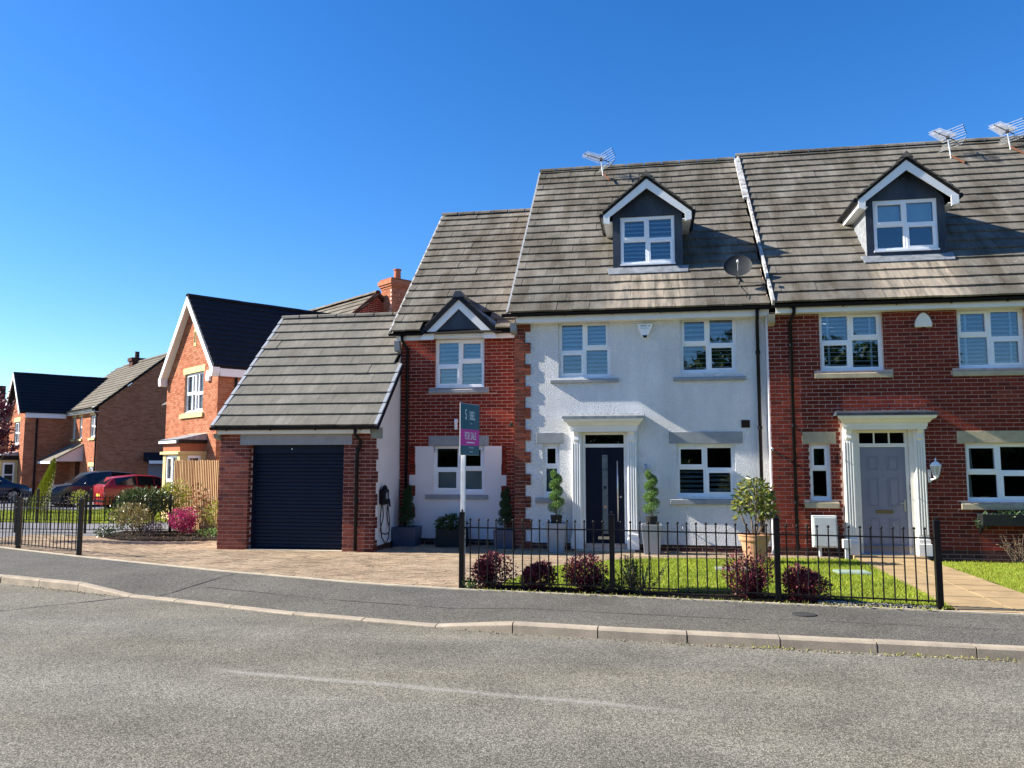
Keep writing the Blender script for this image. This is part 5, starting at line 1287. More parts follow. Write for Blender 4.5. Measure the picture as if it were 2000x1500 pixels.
c = MB().box(-5.95, -5.3, 3.1, 3.8, 6.8, 8.02).box(-6.02, -5.23, 3.03, 3.87, 8.02, 8.22).build('chimney', 'plinth', fh); MB().lathe((-5.62, 3.45, 8.22), [(.15, 0), (.13, .06), (.12, .36), (.15, .4)], 10).build('chimney_pot', 'plinth', c)
MB().prism([(.005, 2.05), (.9, 1.93), (.9, 2.06), (.005, 2.5)], 2.3, 4.2).build('side_canopy', 'slate', fh)
MB().box(.905, .93, 2.3, 4.2, 1.90, 2.06).build('fascia_board', 'white_paint', fh)
MB().box(.004, .05, 2.55, 3.3, .05, 1.85).build('side_door', 'lilac_door', fh)

bk = thing('back_house', 'brick house behind the garage with a tall corbelled chimney on its gable', 'house', (-9.54, 27.38, 0), A38, local=True)
hs = [(-1, 1.15, 5.0 + 1.15 * 3.65 - .0), (1, 1.15, 5.0 + 1.15 * 3.65 - .38)]
brick_wall(bk, -4.6, 4.3, 4.4, 7.75, 0., 'brick_red', 'mortar_red', axis='x', halfs=[(-1, 1.15, .19 + 1.15 * 7.75), (1, 1.15, -.19 + 1.15 * 7.75)], n_ind=100, ind_ok=lambda u, z: -2 < u < 1 and z > 6)
MB().quad((0, -4.4, 0), (0, 4.1, 0), (0, 4.1, 4.4), (0, -4.4, 4.4)).quad((-9, -4.0, 0), (0, -4.0, 0), (0, -4.0, 4.4), (-9, -4.0, 4.4)).quad((-9, 4., 0), (0, 4., 0), (0, 4., 4.4), (-9, 4., 4.4)).build('side_wall', 'mortar_red', bk)
ba = math.atan2(1, 1.15)
tiled_roof(bk, (-9, -4.55, 7.80 - (4.55 - .19) / 1.15), (1, 0, 0), (0, math.cos(ba), math.sin(ba)), 9.1, 4.36 / math.cos(ba), 'tile_far', n_ind=100, mess=1.)
MB().add([(-9, -4.5, 3.98), (.08, -4.5, 3.98), (.08, -.19, 7.74), (-9, -.19, 7.74), (.08, 4.2, 3.98), (-9, 4.2, 3.98)], [(0, 1, 2, 3), (3, 2, 4, 5)]).build('roof_deck', 'deck', bk)
MB().prismx([(-4.55, 3.96), (-.19, 7.76), (4.2, 3.96), (4.2, 4.08), (-.19, 7.92), (-4.55, 4.08)], .0, .09).build('verge_strip', 'plinth', bk)
ridge_tiles(bk, (-9, -.19, 7.88), (.08, -.19, 7.88), 'tile_far')
ch = MB().box(-.10, .56, .06, .95, 3.0, 8.0).build('chimney', 'mortar_red', bk)
for k in range(27):
    z = 6.0 + k * .075
    if z > 7.98: break
    o = .115 if k % 2 else 0
    for a in (-.10, .12, .34):
        MB().box(max(-.10, a + .01 - o), min(.56, a + .21 - o), .05, .08, z + .005, z + .07).build('brick', 'brick_orange', ch)
    for a in (.06, .285, .51, .735):
        MB().box(.55, .572, max(.06, a + .01 - o), min(.95, a + .215 - o), z + .005, z + .07).build('brick', 'brick_orange', ch)
for i, (e, z) in enumerate(((.03, 8.0), (.07, 8.075), (.11, 8.15), (.11, 8.225), (.05, 8.30))): MB().box(-.10 - e, .56 + e, .06 - e, .95 + e, z, z + .072).build('corbel_course', 'brick_orange', ch)
MB().lathe((.25, .5, 8.37), [(.15, 0), (.13, .06), (.12, .36), (.15, .38), (.15, .42)], 12).build('chimney_pot', 'brick_orange', ch)

sh = thing('hipped_house', 'dark roofed house just showing at the left edge behind the purple tree', 'house', (-44, 43, -.2), A38, local=True)
MB().box(-8, 0, 0, 7, 0, 4.6).build('wall', 'brick_orange', sh)
MB().add([(-8.3, -.3, 4.6), (.3, -.3, 4.6), (.3, 7.3, 4.6), (-8.3, 7.3, 4.6), (-5, 3.5, 6.6), (-3, 3.5, 6.6)], [(0, 1, 5, 4), (1, 2, 5), (2, 3, 4, 5), (3, 0, 4)]).build('roof', 'slate', sh)
MB().box(-2.6, -1.8, 3.2, 4.0, 5.8, 7.1).build('chimney', 'plinth', sh)

# ---------------------------------------------------------------- timber fence by the neighbour
tf = thing('timber_fence', 'new close boarded timber fence beside the garage pillar', 'fence', (-10.74, 18.73, 0))
d = Vector((.788, -.616, 0)); p0 = Vector((-13.18, 20.62, 0)); nrm = Vector((-.616, -.788, 0)); n = 30
for k in range(29):
    a = p0 + d * (k * .1165); w = .119; h = 1.80 + R.uniform(-.012, .012); t0, t1 = (.0, .012), (.012, .026)
    b = a + d * w; o = nrm * (.004 + (k % 2) * .0); th = nrm * .022
    lean = R.uniform(-.004, .004)
    vs = [a + nrm * .006, b + nrm * .034, b + nrm * .002, a - nrm * .008]
    top = [v + Vector((0, 0, h)) + d * lean for v in vs]
    MB().add(vs + top, [(0, 1, 5, 4), (1, 2, 6, 5), (2, 3, 7, 6), (3, 0, 4, 7), (4, 5, 6, 7)]).build('fence_board', 'wood', tf)
for z in (.35, 1.5):
    a, b = p0 - nrm * .05, p0 + d * 3.38 - nrm * .05
    MB().add([a + Vector((0, 0, z)), b + Vector((0, 0, z)), b + Vector((0, 0, z + .07)), a + Vector((0, 0, z + .07)), a - nrm * .05 + Vector((0, 0, z)), b - nrm * .05 + Vector((0, 0, z)), b - nrm * .05 + Vector((0, 0, z + .07)), a - nrm * .05 + Vector((0, 0, z + .07))],
             [(0, 1, 2, 3), (4, 7, 6, 5), (0, 4, 5, 1), (3, 2, 6, 7), (0, 3, 7, 4), (1, 5, 6, 2)]).build('rail', 'wood', tf)
for k in (0, 1.7, 3.3):
    a = p0 + d * k - nrm * .12; MB().box(a.x - .05, a.x + .05, a.y - .05, a.y + .05, 0, 1.8).build('post', 'wood', tf)

# ---------------------------------------------------------------- railings
_rb = {}
def railings(label, pts, step=.116, H=.90, post=.032, tall=.09, bar_r=.0085):
    x, y = pts[len(pts) // 2][:2]
    root = thing('railing', label, 'railing', (x, y, gz(x, y)))
    key = H
    if key not in _rb:
        _rb[key] = MB().tube([(0, 0, .075), (0, 0, H - .02)], bar_r, 6, cap=False).ball((0, 0, H), .018, 8, 5).mesh('railing_bar', 'black_metal', smooth=True)
    for (a, b) in zip(pts, pts[1:]):
        A = Vector((a[0], a[1], gz(*a[:2]))); B = Vector((b[0], b[1], gz(*b[:2]))); L = (B - A).length; n = max(2, round(L / step))
        for z, r in ((.80, .011), (.10, .011)):
            dd = (B - A).normalized(); sd = Vector((-dd.y, dd.x, 0)) * .016; up = Vector((0, 0, 1))
            q = [A + up * (z - r) - sd, B + up * (z - r) - sd, B + up * (z - r) + sd, A + up * (z - r) + sd, A + up * (z + r * .4) - sd, B + up * (z + r * .4) - sd, B + up * (z + r * .4) + sd, A + up * (z + r * .4) + sd]
            MB().add(q, [(0, 1, 5, 4), (1, 2, 6, 5), (2, 3, 7, 6), (3, 0, 4, 7), (4, 5, 6, 7), (0, 3, 2, 1)]).build('rail', 'black_metal', root)
        for k in range(1, n):
            o = inst(_rb[key], 'railing_bar', root, loc=A + (B - A) * k / n); o.rotation_euler = (R.uniform(-.008, .008), R.uniform(-.008, .008), 0)
    for p in pts:
        z = gz(*p[:2]); P = MB().box(p[0] - post, p[0] + post, p[1] - post, p[1] + post, z - .1, z + H + tall)
        P.add([(p[0] - post - .004, p[1] - post - .004, z + H + tall), (p[0] + post + .004, p[1] - post - .004, z + H + tall), (p[0] + post + .004, p[1] + post + .004, z + H + tall), (p[0] - post - .004, p[1] + post + .004, z + H + tall), (p[0], p[1], z + H + tall + .022)], [(0, 1, 4), (1, 2, 4), (2, 3, 4), (3, 0, 4)])
        P.ball((p[0], p[1], z + H + tall + .03), .016, 8, 5)
        P.build('post', 'black_metal', root)
    return root
railings('black ball topped railing along the front lawn of the white house', [(-2.47, 10.42), (-.5, 10.33), (1.47, 10.08), (3.18, 9.86)])
railings('black ball topped railing left of the driveway entrance, nearest the pavement', [(-15.9, 15.2), (-13.95, 14.47), (-11.99, 13.72), (-10.1, 12.98)])
railings('sunlit railing running behind the shrub bed left of the garage', [(-17.6, 17.75), (-15.7, 17.83), (-13.8, 17.9), (-11.7, 18.2)], post=.022, tall=.05)
railings('farthest railing along the edge of the lawn by the parked cars', [(-22.6, 22.3), (-20.7, 22.25), (-18.8, 22.2), (-16.9, 22.12), (-15.0, 22.45)], tall=.12)

# ---------------------------------------------------------------- foliage helpers
def rvec():
    while True:
        v = Vector((R.uniform(-1, 1), R.uniform(-1, 1), R.uniform(-1, 1)))
        if .05 < v.length < 1: return v.normalized()
def clump(mb, c, r, n, L, W, shell_=.55, up=.25, lump=.22, seed=None):
    """leaves in a lumpy ellipsoid of centre c and radii r"""
    c = Vector(c); dirs = [rvec() for _ in range(9)]; amp = [R.uniform(-lump, lump) for _ in dirs]
    for _ in range(n):
        v = rvec(); k = 1 + sum(a * max(0, v.dot(q)) ** 3 for a, q in zip(amp, dirs)) * 1.6
        rr = (shell_ + (1 - shell_) * R.random()) * k
        p = c + Vector((v.x * r[0], v.y * r[1], v.z * r[2])) * rr
        d = (v * .8 + rvec() * .8 + Vector((0, 0, up))).normalized()
        s_ = R.uniform(.7, 1.25)
        mb.leaf(p, d, (v + rvec() * .7), L * s_, W * s_)
def stems(mb, base, tips, r0=.012, r1=.004):
    for t in tips:
        b = Vector(base); t = Vector(t); m = (b + t) / 2 + Vector((R.uniform(-.06, .06), R.uniform(-.06, .06), 0))
        mb.tube([b, m, t], [r0, (r0 + r1) / 2, r1], 5)
def shrub(name, label, cat, c, r, n, L, W, m, group=None, shell_=.5, up=.3, lump=.22, extra=()):
    x, y = c[0], c[1]; z0 = gz(x, y) + .005
    root = thing(name, label, cat, (x, y, z0), group=group)
    st = MB(); stems(st, (x, y, z0 - .02), [(x + R.uniform(-.6, .6) * r[0], y + R.uniform(-.6, .6) * r[1], c[2] + R.uniform(-.2, .4) * r[2]) for _ in range(7)], .010 + r[2] * .02)
    st.build('stem', 'bark', root)
    mb = MB(); clump(mb, c, r, n, L, W, shell_, up, lump)
    for (cc, r2, n2) in extra: clump(mb, cc, r2, n2, L, W, shell_, up, lump)
    mb.build('foliage', m, root, kind='stuff')
    return root

# berberis bushes and rosemary behind the railing
bg = 'low purple bushes behind the railing'
for x, y, rx, rz, lab in ((-2.13, 10.62, .23, .22, 'dark red bush nearest the for sale board'), (-1.46, 10.60, .22, .21, 'small purple bush, second along the railing from the for sale board'), (-.88, 10.55, .27, .22, 'wide purple bush just left of the middle railing post, beside the rosemary'), (1.20, 10.42, .27, .25, 'wide purple bush in front of the terracotta pot'), (1.80, 10.28, .28, .22, 'purple bush just right of the third railing post')):
    shrub('berberis', lab, 'bush', (x, y, gz(x, y) + rz * .95), (rx, rx * .85, rz), 2100, .042, .022, 'berberis', bg, .4, .55, .42, extra=[((x + rx * R.uniform(-.5, .5), y - .02, gz(x, y) + rz * R.uniform(.5, 1.)), (rx * .62, rx * .5, rz * R.uniform(.55, .8)), 800)])
root = thing('rosemary', 'dark green spiky rosemary bush behind the railing below the front door', 'bush', (-.17, 10.5, .1))
mb = MB(); st = MB()
for k in range(34):
    a = R.uniform(0, 2 * math.pi); e = R.uniform(.15, 1.0); b = Vector((-.17 + R.uniform(-.1, .1), 10.5 + R.uniform(-.08, .08), gz(-.17, 10.5)))
    t = b + Vector((math.cos(a) * .30 * e, math.sin(a) * .22 * e, R.uniform(.28, .50) * (1.1 - .3 * e)))
    m = (b + t) / 2 + Vector((math.cos(a), math.sin(a), 0)) * .05
    st.tube([b, m, t], [.005, .004, .002], 4)
    for j in range(55):
        s_ = R.uniform(.2, 1.); q = (b * (1 - s_) ** 2 + m * 2 * s_ * (1 - s_) + t * s_ ** 2)
        dd = ((t - b).normalized() + rvec() * .75); mb.leaf(q, dd, rvec(), R.uniform(.03, .055), .009)
st.build('stem', 'bark', root); mb.build('foliage', 'rosemary', root, kind='stuff')
shrub('ground_cover', 'low dark sprawling plant at the foot of the middle railing post', 'bush', (-.52, 10.45, .17), (.22, .16, .10), 420, .05, .016, 'rosemary', None, .3, .6)
shrub('weed', 'tuft of light green weeds at the foot of the end railing post', 'weed', (-2.36, 10.45, .15), (.10, .08, .06), 120, .05, .02, 'box_leaf', None, .3, .6)
mb = MB()
for k in range(500):
    x = R.uniform(-2.3, 3.2); mb.leaf((x, back_y(x) + R.uniform(-.01, .06), .105), rvec() + Vector((0, -.3, .8)), rvec(), R.uniform(.02, .06), .012)
tag(mb.build('weeds', 'yellow_leaf'), kind='stuff')
mb = MB()
for k in range(150):
    x = R.choice((1.0, 2.4, 2.75, 3.3)) + R.gauss(0, .22); mb.leaf((x, kerb_y(x) - R.uniform(.01, .06), .004), rvec() + Vector((0, -.2, .6)), rvec(), R.uniform(.015, .045), .012)
tag(mb.build('weeds', 'yellow_leaf'), kind='stuff')
# fallen leaves and scraps on the drive
mb = MB()
for k in range(90):
    x, y = R.uniform(-4.6, -2.7), R.uniform(11, 13.4)
    if k < 40: x, y = R.gauss(-4.4, .3), R.gauss(12.6, .15)
    v = rvec(); v.z *= .2; mb.leaf((x, y, gz(x, y) + .012), v, (0, 0, 1), R.uniform(.02, .05), .018)
tag(mb.build('fallen_leaves', 'dry'), kind='stuff')

# ---------------------------------------------------------------- spiral topiaries in planters
def topiary(label, x, y, z0, z1, r0, r1, turns, planter, pw, ptop, pbase, ph, group, leaf='box_leaf', n=8500, pot=True):
    gz0 = gz(x, y)
    root = thing('spiral_topiary', label, 'topiary', (x, y, gz0), group=group)
    p = MB()
    a, b = pbase, ptop; t = .03
    p.add([(x - a, y - a, gz0), (x + a, y - a, gz0), (x + a, y + a, gz0), (x - a, y + a, gz0), (x - b, y - b, ph), (x + b, y - b, ph), (x + b, y + b, ph), (x - b, y + b, ph),
           (x - b + t, y - b + t, ph), (x + b - t, y - b + t, ph), (x + b - t, y + b - t, ph), (x - b + t, y + b - t, ph), (x - b + t, y - b + t, ph - .06), (x + b - t, y - b + t, ph - .06), (x + b - t, y + b - t, ph - .06), (x - b + t, y + b - t, ph - .06)],
          [(0, 1, 5, 4), (1, 2, 6, 5), (2, 3, 7, 6), (3, 0, 4, 7), (4, 5, 9, 8), (5, 6, 10, 9), (6, 7, 11, 10), (7, 4, 8, 11), (8, 9, 13, 12), (9, 10, 14, 13), (10, 11, 15, 14), (11, 8, 12, 15), (12, 13, 14, 15)])
    po = p.build('planter', planter, root, bevel=.006)
    s_ = MB()
    for k in range(120): s_.ball((x + R.uniform(-b + .04, b - .04), y + R.uniform(-b + .04, b - .04), ph - .045), R.uniform(.012, .022), 5, 3)
    s_.build('white_pebbles', 'stone_white' if pot else 'soil', po, kind='stuff')
    if pot: MB().lathe((x, y, ph - .05), [(.10, 0), (.115, .19), (.115, .20), (.10, .20)], 14).build('nursery_pot', 'black_trough', root)
    MB().tube([(x, y, ph), (x, y, z1 - .03)], .014, 6).build('trunk', 'bark', root)
    mb = MB()
    for k in range(n):
        t = R.random() ** .85; th = turns * 2 * math.pi * t + .6; rr = r0 + (r1 - r0) * t
        c = Vector((x + math.cos(th) * rr * .62, y + math.sin(th) * rr * .62, z0 + (z1 - z0) * t))
        v = rvec(); q = c + Vector((v.x * rr * .55, v.y * rr * .55, v.z * .078)) * (.7 + .3 * R.random())
        mb.leaf(q, v * .7 + rvec() * .7 + Vector((0, 0, .3)), v, R.uniform(.014, .026), .013)
    mb.build('foliage', leaf, root, kind='stuff')
tg = 'spiral box topiaries in planters'
topiary('spiral box topiary in a tapered grey planter left of the navy door', -1.85, 15.85, .77, 1.53, .155, .095, 3.5, 'grey_planter', .2, .20, .145, .565, tg)
topiary('spiral box topiary in a tapered grey planter right of the navy door', -.0, 15.80, .77, 1.53, .155, .095, 3.5, 'grey_planter', .2, .20, .145, .565, tg)
topiary('shaded spiral topiary in a blue cube planter by the garage flank', -5.10, 16.50, .46, 1.20, .165, .08, 4., 'blue_planter', .2, .25, .24, .40, tg, 'dark_leaf', pot=False)
topiary('shaded spiral topiary in a blue cube planter beside the brick quoin of the white house', -2.96, 16.35, .46, 1.17, .16, .075, 4., 'blue_planter', .2, .215, .205, .38, tg, 'dark_leaf', pot=False)
tr = thing('trough_planter', 'black trough of leafy green plants under the shaded window', 'planter', (-4.13, 16.45, 0))
MB().box(-4.42, -3.80, 16.27, 16.29, 0, .38).box(-4.42, -3.80, 16.61, 16.63, 0, .38).box(-4.42, -4.40, 16.29, 16.61, 0, .38).box(-3.82, -3.80, 16.29, 16.61, 0, .38).box(-4.40, -3.82, 16.29, 16.61, .30, .33).build('trough', 'black_trough', tr)
mb = MB(); clump(mb, (-4.12, 16.43, .46), (.34, .20, .17), 620, .085, .045, .5, .3); mb.build('foliage', 'dark_leaf', tr, kind='stuff')

# potted camellia: every leaf its own piece
pc = thing('potted_shrub', 'yellow green evergreen shrub in a large terracotta pot by the white house window', 'potted plant', (1.765, 14.65, .01))
zb = .015
MB().lathe((1.765, 14.65, zb), [(.165, 0), (.235, .36), (.242, .37), (.255, .375), (.268, .40), (.27, .455), (.285, .47), (.285, .49), (.245, .49), (.235, .42), (.01, .42)], 28).build('pot', 'terracotta', pc, smooth=False)
st = MB(); tips = []
for k in range(9):
    a = k * 2.4; t = Vector((1.765 + math.cos(a) * R.uniform(.12, .32), 14.65 + math.sin(a) * R.uniform(.1, .26), R.uniform(.85, 1.4))); tips.append(t)
    b = Vector((1.765 + math.cos(a) * .04, 14.65 + math.sin(a) * .04, .42)); st.tube([b, b.lerp(t, .4) + Vector((math.cos(a) * .04, 0, .02)), t], [.016, .012, .006], 6)
st.build('stem', 'bark', pc, smooth=True)
lms = [MB().leaf((0, 0, 0), (1, 0, 0), (0, .3, 1), L, W, .12).mesh('leaf', 'camellia') for L, W in ((.125, .056), (.105, .050), (.14, .058))]
extra = MB()
for k in range(680):
    a = R.uniform(0, 6.283); q = R.random() ** .6
    p = Vector((1.78 + math.cos(a) * .33 * q, 14.65 + math.sin(a) * .28 * q, 0)); p.z = R.uniform(.88, 1.52 - .35 * q * q) - (.12 if R.random() < .15 else 0)
    if R.random() < .12: p = Vector((1.98 + R.uniform(-.1, .16), 14.62, R.uniform(.75, .95)))
    d = Vector((math.cos(a) * .8, math.sin(a) * .8, R.uniform(-.5, .7))) + rvec() * .5
    if k >= 300: extra.leaf(p, d, rvec() + Vector((0, 0, .6)), R.uniform(.09, .13), .05); continue
    o = inst(lms[k % 3], 'leaf', pc, loc=p)
    o.rotation_euler = d.to_track_quat('X', 'Z').to_euler()

extra.build('leaves', 'camellia', pc, kind='stuff')

# ---------------------------------------------------------------- shrub bed by the timber fence
shrub('rhododendron', 'large dark glossy evergreen bush in front of the parked red car', 'bush', (-12.72, 18.55, .70), (.72, .5, .42), 2100, .10, .042, 'rhodo', None, .5, .35, extra=[((-13.0, 18.4, .45), (.45, .4, .35), 500)])
shrub('yellow_shrub', 'bush with yellow tipped leaves at the left end of the timber fence', 'bush', (-12.15, 18.95, .86), (.42, .35, .40), 900, .085, .036, 'yellow_leaf', None, .45, .4, extra=[((-12.2, 18.9, .5), (.35, .3, .35), 300)])
shrub('pieris', 'bronze and cream leaved low bush at the front of the shrub bed', 'bush', (-12.25, 17.55, .45), (.50, .35, .24), 1000, .075, .026, 'pieris', None, .45, .3)
shrub('azalea', 'bright magenta azalea in flower beside the timber fence', 'bush', (-11.05, 17.70, .36), (.32, .30, .28), 1500, .045, .036, 'azalea', None, .5, .2, .35, extra=[((-10.85, 17.6, .28), (.24, .2, .22), 500)])
shrub('heather', 'mauve flowering low plant left of the azalea', 'bush', (-11.65, 17.45, .20), (.30, .24, .17), 700, .04, .018, 'purple_plant', None, .4, .5)
shrub('photinia', 'red tipped upright bush against the timber fence', 'bush', (-10.90, 18.30, .62), (.28, .25, .50), 420, .085, .034, 'red_tip', None, .35, .3)
shrub('variegated_bush', 'yellow green arching bush next to the garage pillar', 'bush', (-10.25, 17.95, .48), (.40, .28, .42), 620, .085, .022, 'yellow_leaf', None, .35, .2)
shrub('seedlings', 'low green weeds between the azalea and the garage pillar', 'weed', (-10.0, 17.3, .12), (.45, .25, .10), 300, .05, .02, 'box_leaf', None, .3, .5)
shrub('clipped_ivy', 'small dark plant at the left corner of the shrub bed', 'bush', (-12.62, 17.1, .12), (.28, .2, .12), 300, .05, .028, 'dark_leaf', None, .4, .3)

mb = MB(); k = 0
while k < 900:
    x, y = R.uniform(-13, -8.7), R.uniform(16.45, 18.4)
    if not inpoly(x, y, BED): continue
    k += 1; v = rvec(); v.z = abs(v.z) * .4; mb.leaf((x, y, gz(x, y) + .024), v, (0, 0, 1), R.uniform(.03, .07), R.uniform(.02, .04))
tag(mb.build('bark_mulch', 'dry'), kind='stuff')

# ---------------------------------------------------------------- far left planting
ac = thing('purple_maple', 'dark purple leaved small maple at the left edge of the photo', 'tree', (-15.35, 15.9, .05))
st = MB(); st.tube([(-15.35, 15.9, 0), (-15.3, 15.9, .9), (-15.2, 15.85, 1.7)], [.06, .05, .03], 8); stems(st, (-15.3, 15.9, 1.1), [(-14.3, 15.7, 2.2), (-14.2, 15.8, 2.8), (-14.6, 15.5, 3.2), (-15.6, 15.9, 3.3), (-14.25, 15.8, 1.95)], .03, .008); st.build('trunk', 'bark', ac)
mb = MB()
for c, r_, n in (((-15.0, 15.8, 2.75), (.62, .6, .65), 1500), ((-14.45, 15.75, 2.45), (.32, .3, .16), 350), ((-14.3, 15.75, 2.1), (.30, .25, .09), 240), ((-14.42, 15.7, 2.9), (.25, .25, .14), 220), ((-15.1, 15.8, 1.8), (.5, .5, .35), 500)): clump(mb, c, r_, n, .085, .05, .4, -.1, .4)
mb.build('crown', 'acer', ac, kind='stuff')
shrub('dark_shrub', 'dark bush behind the left front railing under the purple maple', 'bush', (-14.95, 15.4, .45), (.55, .4, .42), 900, .06, .03, 'dark_leaf', None, .45, .3)
cn = thing('golden_conifer', 'slim golden conifer leaning in front of the far house', 'tree', (-22.75, 26.85, -.1))
MB().tube([(-22.75, 26.85, -.15), (-22.35, 26.85, 1.3)], [.05, .02], 6).build('trunk', 'bark', cn)
mb = MB()
for k in range(4000):
    t = R.random(); r_ = .30 * (1 - t) ** .8 + .03; v = rvec(); c = Vector((-22.75 + .62 * t, 26.85, -.1 + 1.85 * t)); mb.leaf(c + Vector((v.x * r_, v.y * r_, v.z * .12)), v + Vector((.2, 0, 1.2)), v, .09, .03)
mb.build('crown', 'conifer', cn, kind='stuff')
for x, y, lab, r_ in ((-22.0, 28.2, 'cream flowered bush in front of the grey car', .45), (-23.4, 27.3, 'green bush beside the golden conifer', .40)):
    shrub('flowering_bush', lab, 'bush', (x, y, .15 + (.2 if r_ > .42 else 0)), (r_ * .7, r_ * .7, .3), 500, .09, .05, 'yellow_leaf' if r_ > .42 else 'rhodo', None, .4, .3)

# ---------------------------------------------------------------- trees across the road, seen in the panes
tproto = thing('street_tree', 'dark leafy tree across the road opposite the garage, leftmost but two of its row', 'tree', (-7, -15, -.1), group='trees across the road')
MB().tube([(-7, -15, -.2), (-7, -15, 2.2), (-6.9, -15, 4.2)], [.2, .16, .08], 8).build('trunk', 'bark', tproto)
mb = MB()
for c, r_, n in (((-7, -15, 3.6), (2.4, 2.0, 1.9), 1500), ((-8.2, -14.6, 2.4), (1.7, 1.5, 1.5), 700), ((-5.7, -15.2, 2.2), (1.8, 1.5, 1.6), 700), ((-7, -14.5, 1.0), (2.6, 1.0, 1.1), 700)): clump(mb, c, r_, n, .42, .26, .55, .1, .3)
mb.build('crown', 'tree_leaf', tproto, kind='stuff')
TL = ['leftmost tree of the row across the road', 'tree across the road, second from the left of its row', 'tree across the road opposite the for sale board', 'tree across the road opposite the navy front door', 'tree across the road opposite the lilac grey door', 'tree across the road just right of the lilac grey door', 'tree across the road, fourth from the right of its row', 'tree across the road, third from the right of its row', 'tree across the road, last but one on the right', 'rightmost tree of the row across the road']
for k, x in enumerate((-15, -10.8, -2.6, 1.6, 5.5, 9.8, 14, 18, 22.5, 27)):
    c = copy_tree(tproto); c['label'] = TL[k]; c.location = (x, -15 + R.uniform(-1, 1), -.1); c.rotation_euler = (0, 0, R.uniform(0, 6)); s_ = R.uniform(.85, 1.15) * (1.4 if 1 < x < 16 else 1.); c.scale = (s_, s_, s_)  # middle trees scaled up to darken the reflections in the upper panes
hg = thing('hedge', 'long dark hedge across the road, added unseen to darken the ground floor panes', 'hedge', (5, -18, -.2))  # out-of-view hedge added to fill the reflection gaps between the trees
mb = MB()
for k in range(26): clump(mb, (-26 + k * 2.4, -18, 1.5), (1.9, 1.0, 1.9), 260, .45, .30, .6, .1, .2)
MB().box(-28, 36, -18.6, -18.2, -.2, 2.7).build('branches', 'soil', hg); mb.build('foliage', 'tree_leaf', hg, kind='stuff')

